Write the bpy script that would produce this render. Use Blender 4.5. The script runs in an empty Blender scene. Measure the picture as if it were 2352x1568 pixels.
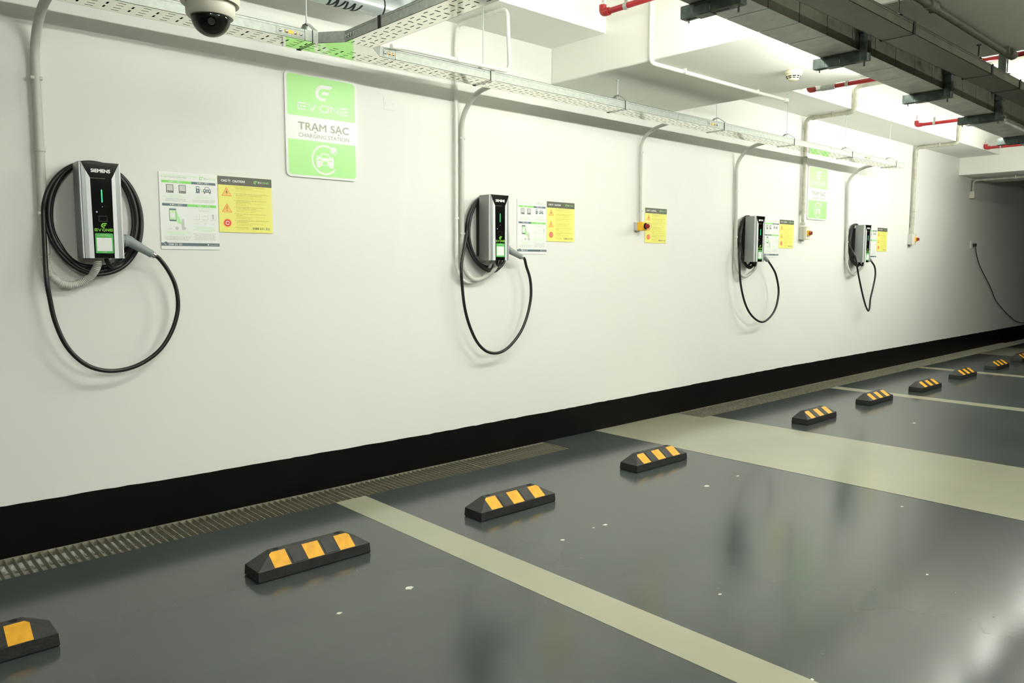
import bpy, bmesh, math, random
from mathutils import Vector, Matrix
random.seed(7)
PI = math.pi
SC = bpy.context.scene
COL = SC.collection

# ------------------------------------------------------------------ camera, world, exposure
cam = bpy.data.cameras.new('camera')
cam.sensor_width = 36.0
cam.lens = 27.1
cam.clip_start = 0.05
co = bpy.data.objects.new('camera', cam)
COL.objects.link(co)
co.location = (0.0, -4.13, 1.353)
co.rotation_euler = (math.radians(90 - 5.70), math.radians(-0.035), math.radians(-42.431))
SC.camera = co
world = bpy.data.worlds.new('world')
SC.world = world
world.use_nodes = True
world.node_tree.nodes['Background'].inputs[0].default_value = (0.9, 1.0, 0.9, 1)
world.node_tree.nodes['Background'].inputs[1].default_value = 0.0
SC.view_settings.view_transform = 'Standard'
SC.view_settings.look = 'None'
SC.view_settings.gamma = 1.0
SC.view_settings.use_curve_mapping = False
SC.view_settings.exposure = 0.0
LAMP_E = 210.0           # radiance of the tubes along the trunking
AISLE_E = 312.0          # radiance of the twin tubes over the driving aisle
LAMP_COL = (0.98, 1.0, 0.905)


# ------------------------------------------------------------------ materials
MATS = {}
def mat(name, col, rough=0.5, metal=0.0, var=0.0, scale=8.0, bump=0.0, bscale=60.0, emit=None, estr=1.0, coat=0.0, spec=0.5, rvar=0.0, trans=0.0, ior=1.45):
    m = bpy.data.materials.new(name)
    m.use_nodes = True
    nt = m.node_tree
    b = nt.nodes['Principled BSDF']
    b.inputs['Base Color'].default_value = (*col, 1)
    b.inputs['Roughness'].default_value = rough
    b.inputs['Metallic'].default_value = metal
    b.inputs['Specular IOR Level'].default_value = spec
    b.inputs['Coat Weight'].default_value = coat
    b.inputs['Coat Roughness'].default_value = 0.08
    b.inputs['Transmission Weight'].default_value = trans
    b.inputs['IOR'].default_value = ior
    tc = nt.nodes.new('ShaderNodeTexCoord')
    if var > 0 or rvar > 0:
        n = nt.nodes.new('ShaderNodeTexNoise')
        n.inputs['Scale'].default_value = scale
        n.inputs['Detail'].default_value = 6
        nt.links.new(tc.outputs['Object'], n.inputs['Vector'])
        if var > 0:
            r = nt.nodes.new('ShaderNodeMapRange')
            r.inputs[1].default_value = 0.3; r.inputs[2].default_value = 0.7
            r.inputs[3].default_value = 1 - var; r.inputs[4].default_value = 1 + var
            nt.links.new(n.outputs['Fac'], r.inputs[0])
            mx = nt.nodes.new('ShaderNodeVectorMath'); mx.operation = 'SCALE'
            mx.inputs[0].default_value = col
            nt.links.new(r.outputs[0], mx.inputs['Scale'])
            nt.links.new(mx.outputs[0], b.inputs['Base Color'])
        if rvar > 0:
            r = nt.nodes.new('ShaderNodeMapRange')
            r.inputs[1].default_value = 0.3; r.inputs[2].default_value = 0.7
            r.inputs[3].default_value = max(0.02, rough - rvar); r.inputs[4].default_value = rough + rvar
            nt.links.new(n.outputs['Fac'], r.inputs[0])
            nt.links.new(r.outputs[0], b.inputs['Roughness'])
    if bump > 0:
        n2 = nt.nodes.new('ShaderNodeTexNoise')
        n2.inputs['Scale'].default_value = bscale
        n2.inputs['Detail'].default_value = 4
        nt.links.new(tc.outputs['Object'], n2.inputs['Vector'])
        bp = nt.nodes.new('ShaderNodeBump')
        bp.inputs['Strength'].default_value = bump
        bp.inputs['Distance'].default_value = 0.01
        nt.links.new(n2.outputs['Fac'], bp.inputs['Height'])
        nt.links.new(bp.outputs[0], b.inputs['Normal'])
    if emit:
        b.inputs['Emission Color'].default_value = (*emit, 1)
        b.inputs['Emission Strength'].default_value = estr
    MATS[name] = m
    return m

mat('wall_paint', (0.81, 0.81, 0.765), 0.55, var=0.012, scale=1.5, bump=0.03, bscale=25, spec=0.3)
mat('ceiling_paint', (0.88, 0.88, 0.815), 0.65, var=0.012, scale=2, bump=0.03, bscale=20, spec=0.2)
mat('far_paint', (0.35, 0.35, 0.32), 0.7)
mat('black_paint', (0.0035, 0.0035, 0.003), 0.5, var=0.2, scale=5, bump=0.05, bscale=30, spec=0.10)
mat('stripe_paint', (0.33, 0.325, 0.235), 0.16, var=0.05, scale=1.6)
mat('concrete_dark', (0.075, 0.07, 0.05), 0.9, var=0.35, scale=30, bump=0.3)
mat('chip', (0.62, 0.62, 0.52), 0.6)
mat('galv', (0.40, 0.43, 0.39), 0.52, 0.5, var=0.14, scale=45, rvar=0.06)
mat('galv_mirror', (0.82, 0.82, 0.72), 0.10, 1.0, var=0.03, scale=40)
mat('galv_shaded', (0.150, 0.145, 0.110), 0.48, 0.8, var=0.35, scale=14, rvar=0.1)  # dark copy for trunking sides and second tray, shade held in the colour
mat('galv_under', (0.56, 0.58, 0.53), 0.5, 0.25, var=0.20, scale=9, rvar=0.1)  # lighter copy for the trunking underside, floor bounce put into the colour
mat('strut_metal', (0.085, 0.105, 0.095), 0.42, 0.7, var=0.35, scale=22, rvar=0.1)
mat('zinc', (0.72, 0.80, 0.80), 0.28, 1.0)
mat('grate_metal', (0.34, 0.325, 0.25), 0.5, 0.45, var=0.3, scale=40)
mat('bolt_metal', (0.7, 0.72, 0.7), 0.25, 1.0)
mat('brass_strap', (0.85, 0.52, 0.10), 0.45, 0.3)
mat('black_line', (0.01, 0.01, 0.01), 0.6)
mat('pvc_white', (0.80, 0.80, 0.74), 0.4)
mat('pvc_grey', (0.55, 0.56, 0.50), 0.42, var=0.04, scale=12)
mat('pvc_dirty', (0.47, 0.46, 0.38), 0.45, var=0.2, scale=14)
mat('pipe_dark', (0.15, 0.14, 0.11), 0.55, var=0.25, scale=14)
mat('pipe_silver', (0.52, 0.57, 0.58), 0.28, 0.55, var=0.05, scale=20)
mat('red_pipe', (0.32, 0.014, 0.018), 0.32, var=0.12, scale=14)
mat('rubber', (0.021, 0.021, 0.019), 0.55, var=0.4, scale=24, bump=0.25, bscale=120)
mat('rubber_side', (0.013, 0.013, 0.012), 0.6, var=0.4, scale=30, bump=0.2, bscale=120)
mat('stop_yellow', (0.78, 0.38, 0.020), 0.45, var=0.16, scale=20, bump=0.1, bscale=160)
mat('hole_black', (0.002, 0.002, 0.002), 0.9)
mat('silver_paint', (0.76, 0.77, 0.78), 0.38, 0.08)
mat('silver_side', (0.30, 0.32, 0.31), 0.42, 0.45)
mat('gloss_black', (0.004, 0.004, 0.004), 0.06, spec=0.5)
mat('matt_black', (0.012, 0.012, 0.012), 0.6)
mat('cable_black', (0.010, 0.010, 0.010), 0.38, spec=0.5)
mat('handle_grey', (0.25, 0.28, 0.28), 0.42, bump=0.1, bscale=200)
mat('chrome', (0.75, 0.74, 0.70), 0.15, 1.0)
mat('led_green', (0.0, 0.3, 0.06), 0.4, emit=(0.05, 1.0, 0.30), estr=2.2)
mat('led_blue', (0.2, 0.25, 0.6), 0.4, emit=(0.5, 0.6, 1.0), estr=0.8)
mat('print_white', (0.82, 0.83, 0.80), 0.4)
mat('board_white', (0.87, 0.88, 0.85), 0.42)
mat('sign_white', (0.84, 0.85, 0.83), 0.28)
mat('sign_green', (0.43, 0.80, 0.30), 0.30)
mat('print_green', (0.24, 0.72, 0.14), 0.4)
mat('pale_green', (0.48, 0.82, 0.40), 0.4)
mat('faint_green', (0.62, 0.82, 0.52), 0.4)
mat('lime', (0.30, 0.78, 0.04), 0.4)
mat('sticker_green', (0.07, 0.42, 0.08), 0.4)
mat('slate', (0.105, 0.15, 0.18), 0.4)
mat('print_grey', (0.42, 0.41, 0.34), 0.4)
mat('faint_grey', (0.60, 0.61, 0.57), 0.4)
mat('print_dark', (0.10, 0.10, 0.075), 0.4)
mat('ghost_line', (0.03, 0.03, 0.03), 0.3)
mat('board_yellow', (0.86, 0.82, 0.21), 0.42)
mat('olive_text', (0.36, 0.31, 0.02), 0.45)
mat('olive_faint', (0.60, 0.52, 0.03), 0.45)
mat('orange', (0.86, 0.20, 0.02), 0.4)
mat('orange_pale', (0.92, 0.56, 0.14), 0.4)
mat('sign_red', (0.85, 0.05, 0.03), 0.4)
mat('plastic_grey', (0.55, 0.56, 0.52), 0.4)
mat('plastic_cream', (0.70, 0.68, 0.58), 0.42)
mat('plastic_yellow', (0.90, 0.52, 0.02), 0.38)
mat('knob_red', (0.26, 0.03, 0.025), 0.35)
mat('plastic_red', (0.62, 0.03, 0.03), 0.3)
mat('clear_guard', (1, 1, 1), 0.05, trans=1.0, ior=1.2)
mat('detector', (0.68, 0.64, 0.46), 0.45)
mat('dome_shell', (0.66, 0.63, 0.53), 0.4)
mat('dome_dark', (0.006, 0.006, 0.006), 0.35)
mat('lamp_white', (0.8, 0.8, 0.78), 0.4)
mat('lamp_glow', (0.9, 0.9, 0.85), 0.5, emit=LAMP_COL, estr=LAMP_E)
mat('lamp_glow_dim', (0.9, 0.9, 0.85), 0.5, emit=LAMP_COL, estr=LAMP_E*.8)  # weaker tube under the cross beam, dimmed to hold down its glow
mat('aisle_glow', (0.9, 0.9, 0.85), 0.5, emit=LAMP_COL, estr=AISLE_E)

# glass of the camera dome: thin clear shell over a dark core
m = bpy.data.materials.new('dome_glass'); m.use_nodes = True; MATS['dome_glass'] = m
nt = m.node_tree; nt.nodes.remove(nt.nodes['Principled BSDF'])
out = nt.nodes['Material Output']
gl = nt.nodes.new('ShaderNodeBsdfGlossy'); gl.inputs['Roughness'].default_value = 0.03
tr = nt.nodes.new('ShaderNodeBsdfTransparent'); tr.inputs[0].default_value = (0.72, 0.76, 0.70, 1)
fr = nt.nodes.new('ShaderNodeFresnel'); fr.inputs[0].default_value = 1.5
mx = nt.nodes.new('ShaderNodeMixShader')
nt.links.new(fr.outputs[0], mx.inputs[0]); nt.links.new(tr.outputs[0], mx.inputs[1]); nt.links.new(gl.outputs[0], mx.inputs[2])
nt.links.new(mx.outputs[0], out.inputs[0])

# floor: glossy grey epoxy, slightly uneven, with scuffs
m = bpy.data.materials.new('epoxy_floor'); m.use_nodes = True; MATS['epoxy_floor'] = m
nt = m.node_tree; b = nt.nodes['Principled BSDF']
tc = nt.nodes.new('ShaderNodeTexCoord')
n1 = nt.nodes.new('ShaderNodeTexNoise'); n1.inputs['Scale'].default_value = 0.9; n1.inputs['Detail'].default_value = 3
mp = nt.nodes.new('ShaderNodeMapping'); mp.inputs['Scale'].default_value = (1.0, 1.8, 1)
nt.links.new(tc.outputs['Object'], mp.inputs[0]); nt.links.new(mp.outputs[0], n1.inputs['Vector'])
cr = nt.nodes.new('ShaderNodeValToRGB')
cr.color_ramp.elements[0].position = 0.32; cr.color_ramp.elements[0].color = (0.046, 0.054, 0.053, 1)
cr.color_ramp.elements[1].position = 0.68; cr.color_ramp.elements[1].color = (0.060, 0.070, 0.068, 1)
nt.links.new(n1.outputs['Fac'], cr.inputs[0])
n3 = nt.nodes.new('ShaderNodeTexNoise'); n3.inputs['Scale'].default_value = 38; n3.inputs['Detail'].default_value = 5
nt.links.new(tc.outputs['Object'], n3.inputs['Vector'])
c3 = nt.nodes.new('ShaderNodeValToRGB')
c3.color_ramp.elements[0].position = 0.70; c3.color_ramp.elements[0].color = (0, 0, 0, 1)
c3.color_ramp.elements[1].position = 0.78; c3.color_ramp.elements[1].color = (0.25, 0.25, 0.22, 1)
nt.links.new(n3.outputs['Fac'], c3.inputs[0])
mm = nt.nodes.new('ShaderNodeMix'); mm.data_type = 'RGBA'; mm.blend_type = 'ADD'; mm.inputs[0].default_value = 0.12
nt.links.new(cr.outputs[0], mm.inputs[6]); nt.links.new(c3.outputs[0], mm.inputs[7])
nt.links.new(mm.outputs[2], b.inputs['Base Color'])
rr = nt.nodes.new('ShaderNodeMapRange'); rr.inputs[1].default_value = 0.0; rr.inputs[2].default_value = 1.0
rr.inputs[3].default_value = 0.125; rr.inputs[4].default_value = 0.17
nt.links.new(n1.outputs['Fac'], rr.inputs[0]); nt.links.new(rr.outputs[0], b.inputs['Roughness'])
b.inputs['Specular IOR Level'].default_value = 0.5


# ------------------------------------------------------------------ mesh helpers
class MB:
    def __init__(s): s.v = []; s.f = []
    def add(s, vs, fs):
        k = len(s.v); s.v += [tuple(p) for p in vs]; s.f += [tuple(i + k for i in f) for f in fs]; return s
    def box(s, x0, x1, y0, y1, z0, z1):
        return s.add([(x0,y0,z0),(x1,y0,z0),(x1,y1,z0),(x0,y1,z0),(x0,y0,z1),(x1,y0,z1),(x1,y1,z1),(x0,y1,z1)],
                     [(3,2,1,0),(4,5,6,7),(0,1,5,4),(1,2,6,5),(2,3,7,6),(3,0,4,7)])
    def bbox(s, x0, x1, y0, y1, z0, z1, b=0.004, seg=2):
        bm = bmesh.new(); bmesh.ops.create_cube(bm, size=1)
        for v in bm.verts:
            v.co = ((x0+x1)/2 + v.co.x*(x1-x0), (y0+y1)/2 + v.co.y*(y1-y0), (z0+z1)/2 + v.co.z*(z1-z0))
        bmesh.ops.bevel(bm, geom=bm.edges[:], offset=b, segments=seg, affect='EDGES', profile=0.6)
        bm.verts.index_update()
        s.add([v.co[:] for v in bm.verts], [[v.index for v in f.verts] for f in bm.faces]); bm.free(); return s
    def prism(s, poly, d0, d1, axis='y'):
        # poly: list of (a,b); extruded along axis between d0 and d1
        def P(a, b, d):
            return {'y': (a, d, b), 'z': (a, b, d), 'x': (d, a, b)}[axis]
        n = len(poly)
        vs = [P(a, b, d0) for a, b in poly] + [P(a, b, d1) for a, b in poly]
        fs = [tuple(range(n)), tuple(range(2*n-1, n-1, -1))] + [(i, i+n, (i+1) % n + n, (i+1) % n) for i in range(n)]
        return s.add(vs, fs)
    def ring_tube(s, path, rad, n=12, cap=True):
        path = [Vector(p) for p in path]; m = len(path)
        rads = rad if isinstance(rad, (list, tuple)) else [rad]*m
        T = []
        for i in range(m):
            a = path[max(i-1, 0)]; b = path[min(i+1, m-1)]; t = (b - a)
            T.append(t.normalized() if t.length > 1e-9 else Vector((0,0,1)))
        up = Vector((0,0,1)) if abs(T[0].z) < 0.9 else Vector((1,0,0))
        N = (up - T[0]*up.dot(T[0])).normalized()
        vs = []; fs = []
        for i in range(m):
            if i:
                N = N - T[i]*N.dot(T[i])
                N = N.normalized() if N.length > 1e-6 else T[i].orthogonal().normalized()
            B = T[i].cross(N)
            for k in range(n):
                a = 2*PI*k/n
                vs.append(path[i] + (N*math.cos(a) + B*math.sin(a))*rads[i])
        for i in range(m-1):
            for k in range(n):
                k2 = (k+1) % n
                fs.append((i*n+k, i*n+k2, (i+1)*n+k2, (i+1)*n+k))
        if cap:
            fs.append(tuple(range(n-1, -1, -1))); fs.append(tuple((m-1)*n + k for k in range(n)))
        return s.add(vs, fs)
    def cyl(s, p0, p1, r, n=12, r1=None):
        return s.ring_tube([p0, p1], [r, r if r1 is None else r1], n)
    def lathe(s, prof, c=(0,0,0), n=24, axis='z'):
        # prof: list of (r, h)
        vs = []; fs = []; m = len(prof)
        for r, h in prof:
            for k in range(n):
                a = 2*PI*k/n; x, y = r*math.cos(a), r*math.sin(a)
                p = {'z': (x, y, h), 'y': (x, h, y), 'x': (h, x, y)}[axis]
                vs.append((c[0]+p[0], c[1]+p[1], c[2]+p[2]))
        for i in range(m-1):
            for k in range(n):
                k2 = (k+1) % n
                f = (i*n+k, i*n+k2, (i+1)*n+k2, (i+1)*n+k)
                fs.append(f if axis != 'y' else f[::-1])
        fs.append(tuple(range(n-1, -1, -1))); fs.append(tuple((m-1)*n+k for k in range(n)))
        return s.add(vs, fs)
    def build(s, name, m, parent=None, smooth=None, fix=True):
        me = bpy.data.meshes.new(name)
        me.from_pydata(s.v, [], s.f)
        if fix:
            bm = bmesh.new(); bm.from_mesh(me); bmesh.ops.recalc_face_normals(bm, faces=bm.faces); bm.to_mesh(me); bm.free()
        me.materials.append(MATS[m])
        if smooth:
            me.shade_smooth(); me.set_sharp_from_angle(angle=math.radians(smooth))
        o = bpy.data.objects.new(name, me); COL.objects.link(o)
        if parent is not None: o.parent = parent
        return o

def tag(o, label=None, cat=None, group=None, kind=None):
    if label: o['label'] = label
    if cat: o['category'] = cat
    if group: o['group'] = group
    if kind: o['kind'] = kind
    return o
def thing(name, loc, label, cat, group=None, rz=0):
    o = bpy.data.objects.new(name, None); COL.objects.link(o)
    o.empty_display_size = 0.05; o.location = loc; o.rotation_euler = (0, 0, rz)
    return tag(o, label, cat, group)
def copy_tree(o, parent=None):
    c = o.copy(); COL.objects.link(c); c.parent = parent
    for ch in list(o.children): copy_tree(ch, c)
    return c
def crom(pts, k=6):
    P = [Vector(p) for p in pts]; out = []
    for i in range(len(P)-1):
        p0 = P[max(i-1,0)]; p1 = P[i]; p2 = P[i+1]; p3 = P[min(i+2,len(P)-1)]
        for j in range(k):
            t = j/k
            out.append(0.5*((2*p1) + (p2-p0)*t + (2*p0-5*p1+4*p2-p3)*t*t + (3*p1-p0-3*p2+p3)*t**3))
    out.append(P[-1]); return out
def fillet(pts, r, k=6):
    P = [Vector(p) for p in pts]; out = [P[0]]
    for i in range(1, len(P)-1):
        a = P[i-1]-P[i]; b = P[i+1]-P[i]
        rr = min(r, a.length*0.49, b.length*0.49)
        A = P[i]+a.normalized()*rr; B = P[i]+b.normalized()*rr
        for j in range(k+1):
            t = j/k; out.append(A*(1-t)**2 + P[i]*2*t*(1-t) + B*t*t)
    out.append(P[-1]); return out

# ------------------------------------------------------------------ flat print helpers (x right, z up, facing -y)
TXT = {}
def text_mesh(body, size, bold=0.0, align='LEFT', sp=1.0, wid=1.0):
    key = (body, round(size, 6), bold, align, sp, wid)
    if key not in TXT:
        c = bpy.data.curves.new('t', 'FONT'); c.body = body; c.size = size
        c.align_x = align; c.resolution_u = 2 if len(body) > 14 else 4; c.space_character = sp; c.space_line = 0.95
        o = bpy.data.objects.new('t', c); COL.objects.link(o)
        me = bpy.data.meshes.new_from_object(o.evaluated_get(bpy.context.evaluated_depsgraph_get()))
        TXT[key] = ([(v.co.x*wid, v.co.y) for v in me.vertices], [tuple(p.vertices) for p in me.polygons])
        bpy.data.objects.remove(o); bpy.data.curves.remove(c); bpy.data.meshes.remove(me)
    return TXT[key]
class Print:
    """flat printed layers on a board whose front lies at local y = y0; parts named and grouped by material"""
    def __init__(s, parent, y0): s.p = parent; s.y0_ = y0; s.parts = {}; s.k = 0; s.grp = 0
    @property
    def y0(s):
        s.k += 1; return s.y0_ - (s.k % 20)*0.00002
    def g(s): s.grp += 1
    def _mb(s, name, m): return s.parts.setdefault((name, m, 0 if name in ('lettering', 'bullet') and s.letters else s.grp), MB())
    def poly(s, name, m, pts, lay=1):
        y = s.y0 - lay*0.0005
        s._mb(name, m).add([(a, y, b) for a, b in pts], [tuple(range(len(pts)))])
    def rect(s, name, m, x0, x1, z0, z1, lay=1): s.poly(name, m, [(x0,z0),(x1,z0),(x1,z1),(x0,z1)], lay)
    def rrect(s, name, m, x0, x1, z0, z1, r, lay=1, corners=(1,1,1,1)):
        pts = []
        for (cx, cz, a0), on in zip(((x1-r,z1-r,0),(x0+r,z1-r,90),(x0+r,z0+r,180),(x1-r,z0+r,270)), corners):
            if on:
                for j in range(7):
                    a = math.radians(a0+15*j); pts.append((cx+r*math.cos(a), cz+r*math.sin(a)))
            else:
                pts.append((x1 if a0 in (0,270) else x0, z1 if a0 in (0,90) else z0))
        s.poly(name, m, pts, lay)
    def disc(s, name, m, cx, cz, r, lay=1, n=28, rz=None):
        s.poly(name, m, [(cx+r*math.cos(2*PI*k/n), cz+(rz or r)*math.sin(2*PI*k/n)) for k in range(n)], lay)
    def arc(s, name, m, cx, cz, r0, r1, a0, a1, lay=1, n=40):
        y = s.y0 - lay*0.0005; vs = []; fs = []
        for k in range(n+1):
            a = math.radians(a0 + (a1-a0)*k/n)
            vs += [(cx+r0*math.cos(a), y, cz+r0*math.sin(a)), (cx+r1*math.cos(a), y, cz+r1*math.sin(a))]
        fs = [(2*k, 2*k+1, 2*k+3, 2*k+2) for k in range(n)]
        s._mb(name, m).add(vs, fs)
    def _bold(s, name, m, v, f, x, z, k, lay, d):
        y = s.y0 - lay*0.0005; mb = s._mb(name, m)
        sh = [(0, 0)] if d < .00012 else [(0, 0), (-d, 0), (d, 0), (0, d), (0, -d)]
        for i, (p, q) in enumerate(sh):
            mb.add([(x+a*k+p, y-i*1.2e-5, z+b+q) for a, b in v], f)
    def text(s, name, m, body, x, z, size, bold=0.0, align='LEFT', sp=1.0, wid=1.0, lay=2):
        v, f = text_mesh(body, size, 0, align, sp, wid)
        s._bold(name, m, v, f, x, z, 1.0, lay, bold*size)
    def fit(s, name, m, body, x0, x1, z, h, bold=0.0, lay=2):
        v, f = text_mesh(body, h/0.72, 0)
        w = max(a for a, b in v); k = (x1-x0)/w
        s._bold(name, m, v, f, x0, z, k, lay, bold*h/0.72)
    def logo(s, m, cx, cz, h, lay=2, name='logo'):
        # rounded swept "e" emblem made of an outer hook and an inner bar, leaning right
        k = h
        outer = []
        def A(x, z): return (cx + (x + 0.12*(z-0.5) - 0.5)*k*1.12, cz + (z-0.5)*k)
        for j in range(13):
            a = math.radians(90 + 180*j/12); outer.append((0.42+0.42*math.cos(a), 0.5+0.5*math.sin(a)))
        tip_b = [(0.60, 0.0), (0.70, 0.19), (0.45, 0.19)]
        inner = []
        for j in range(11):
            a = math.radians(270 - 180*j/10); inner.append((0.43+0.22*math.cos(a), 0.485+0.295*math.sin(a)))
        tip_t = [(0.90, 0.78), (1.02, 0.90), (1.06, 1.0)]
        # split in quads-friendly strips: hook = outer arc + inner arc
        y = s.y0 - lay*0.0005
        vs = []; n = 13
        for j in range(n):
            t = j/(n-1)
            a = math.radians(90 + 180*t)
            o_ = (0.42+0.42*math.cos(a), 0.5+0.5*math.sin(a)); i_ = (0.43+0.22*math.cos(a), 0.485+0.295*math.sin(a))
            for q in (o_, i_):
                w = A(*q); vs.append((w[0], y, w[1]))
        mb = s._mb(name, m)
        mb.add(vs, [(2*j, 2*j+1, 2*j+3, 2*j+2) for j in range(n-1)])
        for pl in ([(0.42,1.0),(1.06,1.0),(1.01,0.87),(0.90,0.79),(0.43,0.78)], [(0.42,0.0),(0.60,0.0),(0.68,0.07),(0.72,0.19),(0.43,0.19)],
                   [(0.38,0.40),(0.74,0.40),(0.84,0.46),(0.89,0.60),(0.50,0.60),(0.42,0.53)]):
            mb.add([(A(a, b)[0], y, A(a, b)[1]) for a, b in pl], [tuple(range(len(pl)))])
    def evone(s, m, m2, x0, x1, z, h, bold=0.02, lay=2, name='lettering'):
        # wide geometric capitals drawn as strokes: E V O N E
        w = (x1-x0); u = w/5.55; t = h*0.17
        def st(mm, a, b, th=None):
            th = (th or t)/2; ax, az = a; bx, bz = b; d = math.hypot(bx-ax, bz-az); nx, nz = -(bz-az)/d*th, (bx-ax)/d*th
            s.poly(name, mm, [(ax-nx, az-nz), (bx-nx, bz-nz), (bx+nx, bz+nz), (ax+nx, az+nz)], lay)
        def E_(mm, x):
            st(mm, (x+t/2, z), (x+t/2, z+h)); st(mm, (x, z+h-t/2), (x+u*0.92, z+h-t/2)); st(mm, (x+t*1.8, z+h/2), (x+u*0.92, z+h/2)); st(mm, (x, z+t/2), (x+u*0.92, z+t/2))
        s.g(); E_(m, x0)
        s.g(); x = x0+u*1.05; st(m, (x+t*.3, z+h), (x+u*0.47, z+t*.2)); st(m, (x+u*0.94-t*.3, z+h), (x+u*0.47, z+t*.2))
        s.g(); x = x0+u*2.35
        y = s.y0 - lay*0.0005; vs = []; n = 24
        for k in range(n):
            a = 2*PI*k/n; ca, sa = math.cos(a), math.sin(a); q = 0.62
            px = math.copysign(abs(ca)**q, ca); pz = math.copysign(abs(sa)**q, sa)
            vs += [(x+u*.5+px*u*.5, y, z+h/2+pz*h/2), (x+u*.5+px*(u*.5-t), y, z+h/2+pz*(h/2-t))]
        s._mb(name, m2).add(vs, [(2*k, 2*k+1, (2*k+3) % (2*n), (2*k+2) % (2*n)) for k in range(n)])
        s.g(); x = x0+u*3.52; st(m2, (x+t/2, z), (x+t/2, z+h)); st(m2, (x+u*.9-t/2, z), (x+u*.9-t/2, z+h)); st(m2, (x+t/2, z+h-t/3), (x+u*.9-t/2, z+t/3))
        s.g(); E_(m2, x0+u*4.63); s.g()
    letters = True      # join small lettering into one part per colour
    def done(s):
        for (name, m, _), mb in s.parts.items():
            o = mb.build(name, m, s.p, fix=False)
            if name in ('lettering', 'bullet', 'icon', 'emblem', 'card_reader_outline'): o['kind'] = 'stuff'
            # face every polygon toward -y
            bm = bmesh.new(); bm.from_mesh(o.data)
            for f in bm.faces:
                f.normal_update()
                if f.normal.y > 0: f.normal_flip()
            bm.to_mesh(o.data); bm.free()

# ------------------------------------------------------------------ the room
X0, X1, Y0 = -7.0, 26.0, -13.0
ZS, ZE, ZB = 3.18, 2.932, 2.678      # slab, edge beam and cross beam undersides
GY = -0.288                           # drain edge
fl = MB()
fl.box(X0, X1, Y0, GY, -0.25, 0.0)
fl.box(4.10, 5.80, GY, 0.0, -0.2, 0.0)
floor = tag(fl.build('floor', 'epoxy_floor'), kind='structure')
# drain trough
tr_ = MB()
for a, b_ in ((X0, 4.10), (5.80, X1)):
    tr_.box(a, b_, GY, 0.0, -0.25, -0.13)
tr_.build('drain_trough', 'concrete_dark', floor)
# painted parking lines, 1 mm proud
def line(x0, x1, y0, y1, name='painted_line'):
    MB().box(x0, x1, y0, y1, -0.001, 0.0012).build(name, 'stripe_paint', floor)
line(2.150, 2.345, Y0, GY)
MB().add([(4.69,0,.0012),(5.80,0,.0012),(5.80,GY,.0012),(5.93,GY,.0012),(5.93,Y0,.0012),(4.69,Y0,.0012)],[(0,1,2,3,4,5)]).build('painted_band', 'stripe_paint', floor)
line(8.255, 8.430, Y0, GY)
line(10.77, 10.94, Y0, GY)
line(13.22, 14.50, Y0, GY, 'painted_band')
line(-0.30, -0.11, Y0, GY)
for x, y, r in ((1.787,-1.534,.021),(1.45,-1.546,.012),(3.0,-1.57,.016),(2.673,-1.576,.013),(4.004,-1.526,.022),(4.345,-1.532,.014),(4.469,-2.494,.012),(2.92,-1.56,.008),(2.70,-2.45,.008),(3.55,-2.95,.008),(6.95,-1.65,.02),(2.35,-3.02,.007),(9.6,-2.0,.02)):
    n = 11
    pts = [(x+r*(0.7+0.5*random.random())*math.cos(2*PI*k/n), y+0.75*r*(0.6+0.5*random.random())*math.sin(2*PI*k/n)) for k in range(n)]
    MB().prism(pts, 0.0002, 0.0011, 'z').build('paint_chip', 'chip', floor)

wall = tag(MB().box(X0, X1, 0.0, 0.25, -0.2, 3.4).build('wall_back', 'wall_paint'), kind='structure')
tag(MB().box(X0-.2, X0, Y0, 0.25, -0.2, 3.4).build('wall_left', 'far_paint'), kind='structure')
tag(MB().box(X1, X1+.2, Y0, 0.25, -0.2, 3.4).build('wall_right', 'far_paint'), kind='structure')
tag(MB().box(X0, X1, Y0-.2, Y0, -0.2, 3.4).build('wall_front', 'far_paint'), kind='structure')
ceil = tag(MB().box(X0, X1, Y0, 0.25, ZS, 3.4).build('ceiling', 'ceiling_paint'), kind='structure')
for a, b_ in ((X0, -4.45), (-2.95, 4.17), (5.68, 12.80), (14.31, X1)):
    MB().box(a, b_, -0.52, 0.0, ZE, ZS+.01).build('edge_beam', 'ceiling_paint', ceil)
for a, b_ in ((-4.45, -2.95), (4.17, 5.68), (12.80, 14.31)):
    MB().bbox(a, b_, Y0, 0.0, ZB, ZS+.01, b=0.006, seg=1).build('cross_beam', 'ceiling_paint', ceil)

# black painted plinth band with a hand-cut upper edge
top = []
x = X0
while x < X1:
    key = [(-7,.245),(0.6,.246),(1.6,.230),(3.07,.221),(4.88,.229),(7.77,.250),(14.6,.245),(26,.245)]
    for (xa, za), (xb, zb_) in zip(key, key[1:]):
        if xa <= x <= xb: z = za + (zb_-za)*(x-xa)/(xb-xa); break
    top.append((x, z + random.uniform(-.0022, .0022))); x += random.uniform(.03, .09)
top.append((X1, .245))
mb = MB()
n = len(top)
bot = [((p[0]), (-0.022 + random.uniform(-.006, .006)) if not 4.1 < p[0] < 5.8 else 0.0) for p in top]
vs = [(x, -0.004, z) for x, z in top] + [(x, -0.004, z) for x, z in bot] + [(x, 0.0, z) for x, z in top]
fs = [(i, i+1, n+i+1, n+i) for i in range(n-1)] + [(2*n+i, 2*n+i+1, i+1, i) for i in range(n-1)]
mb.add(vs, fs)
tag(mb.build('baseboard_back', 'black_paint'), kind='structure')

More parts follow.
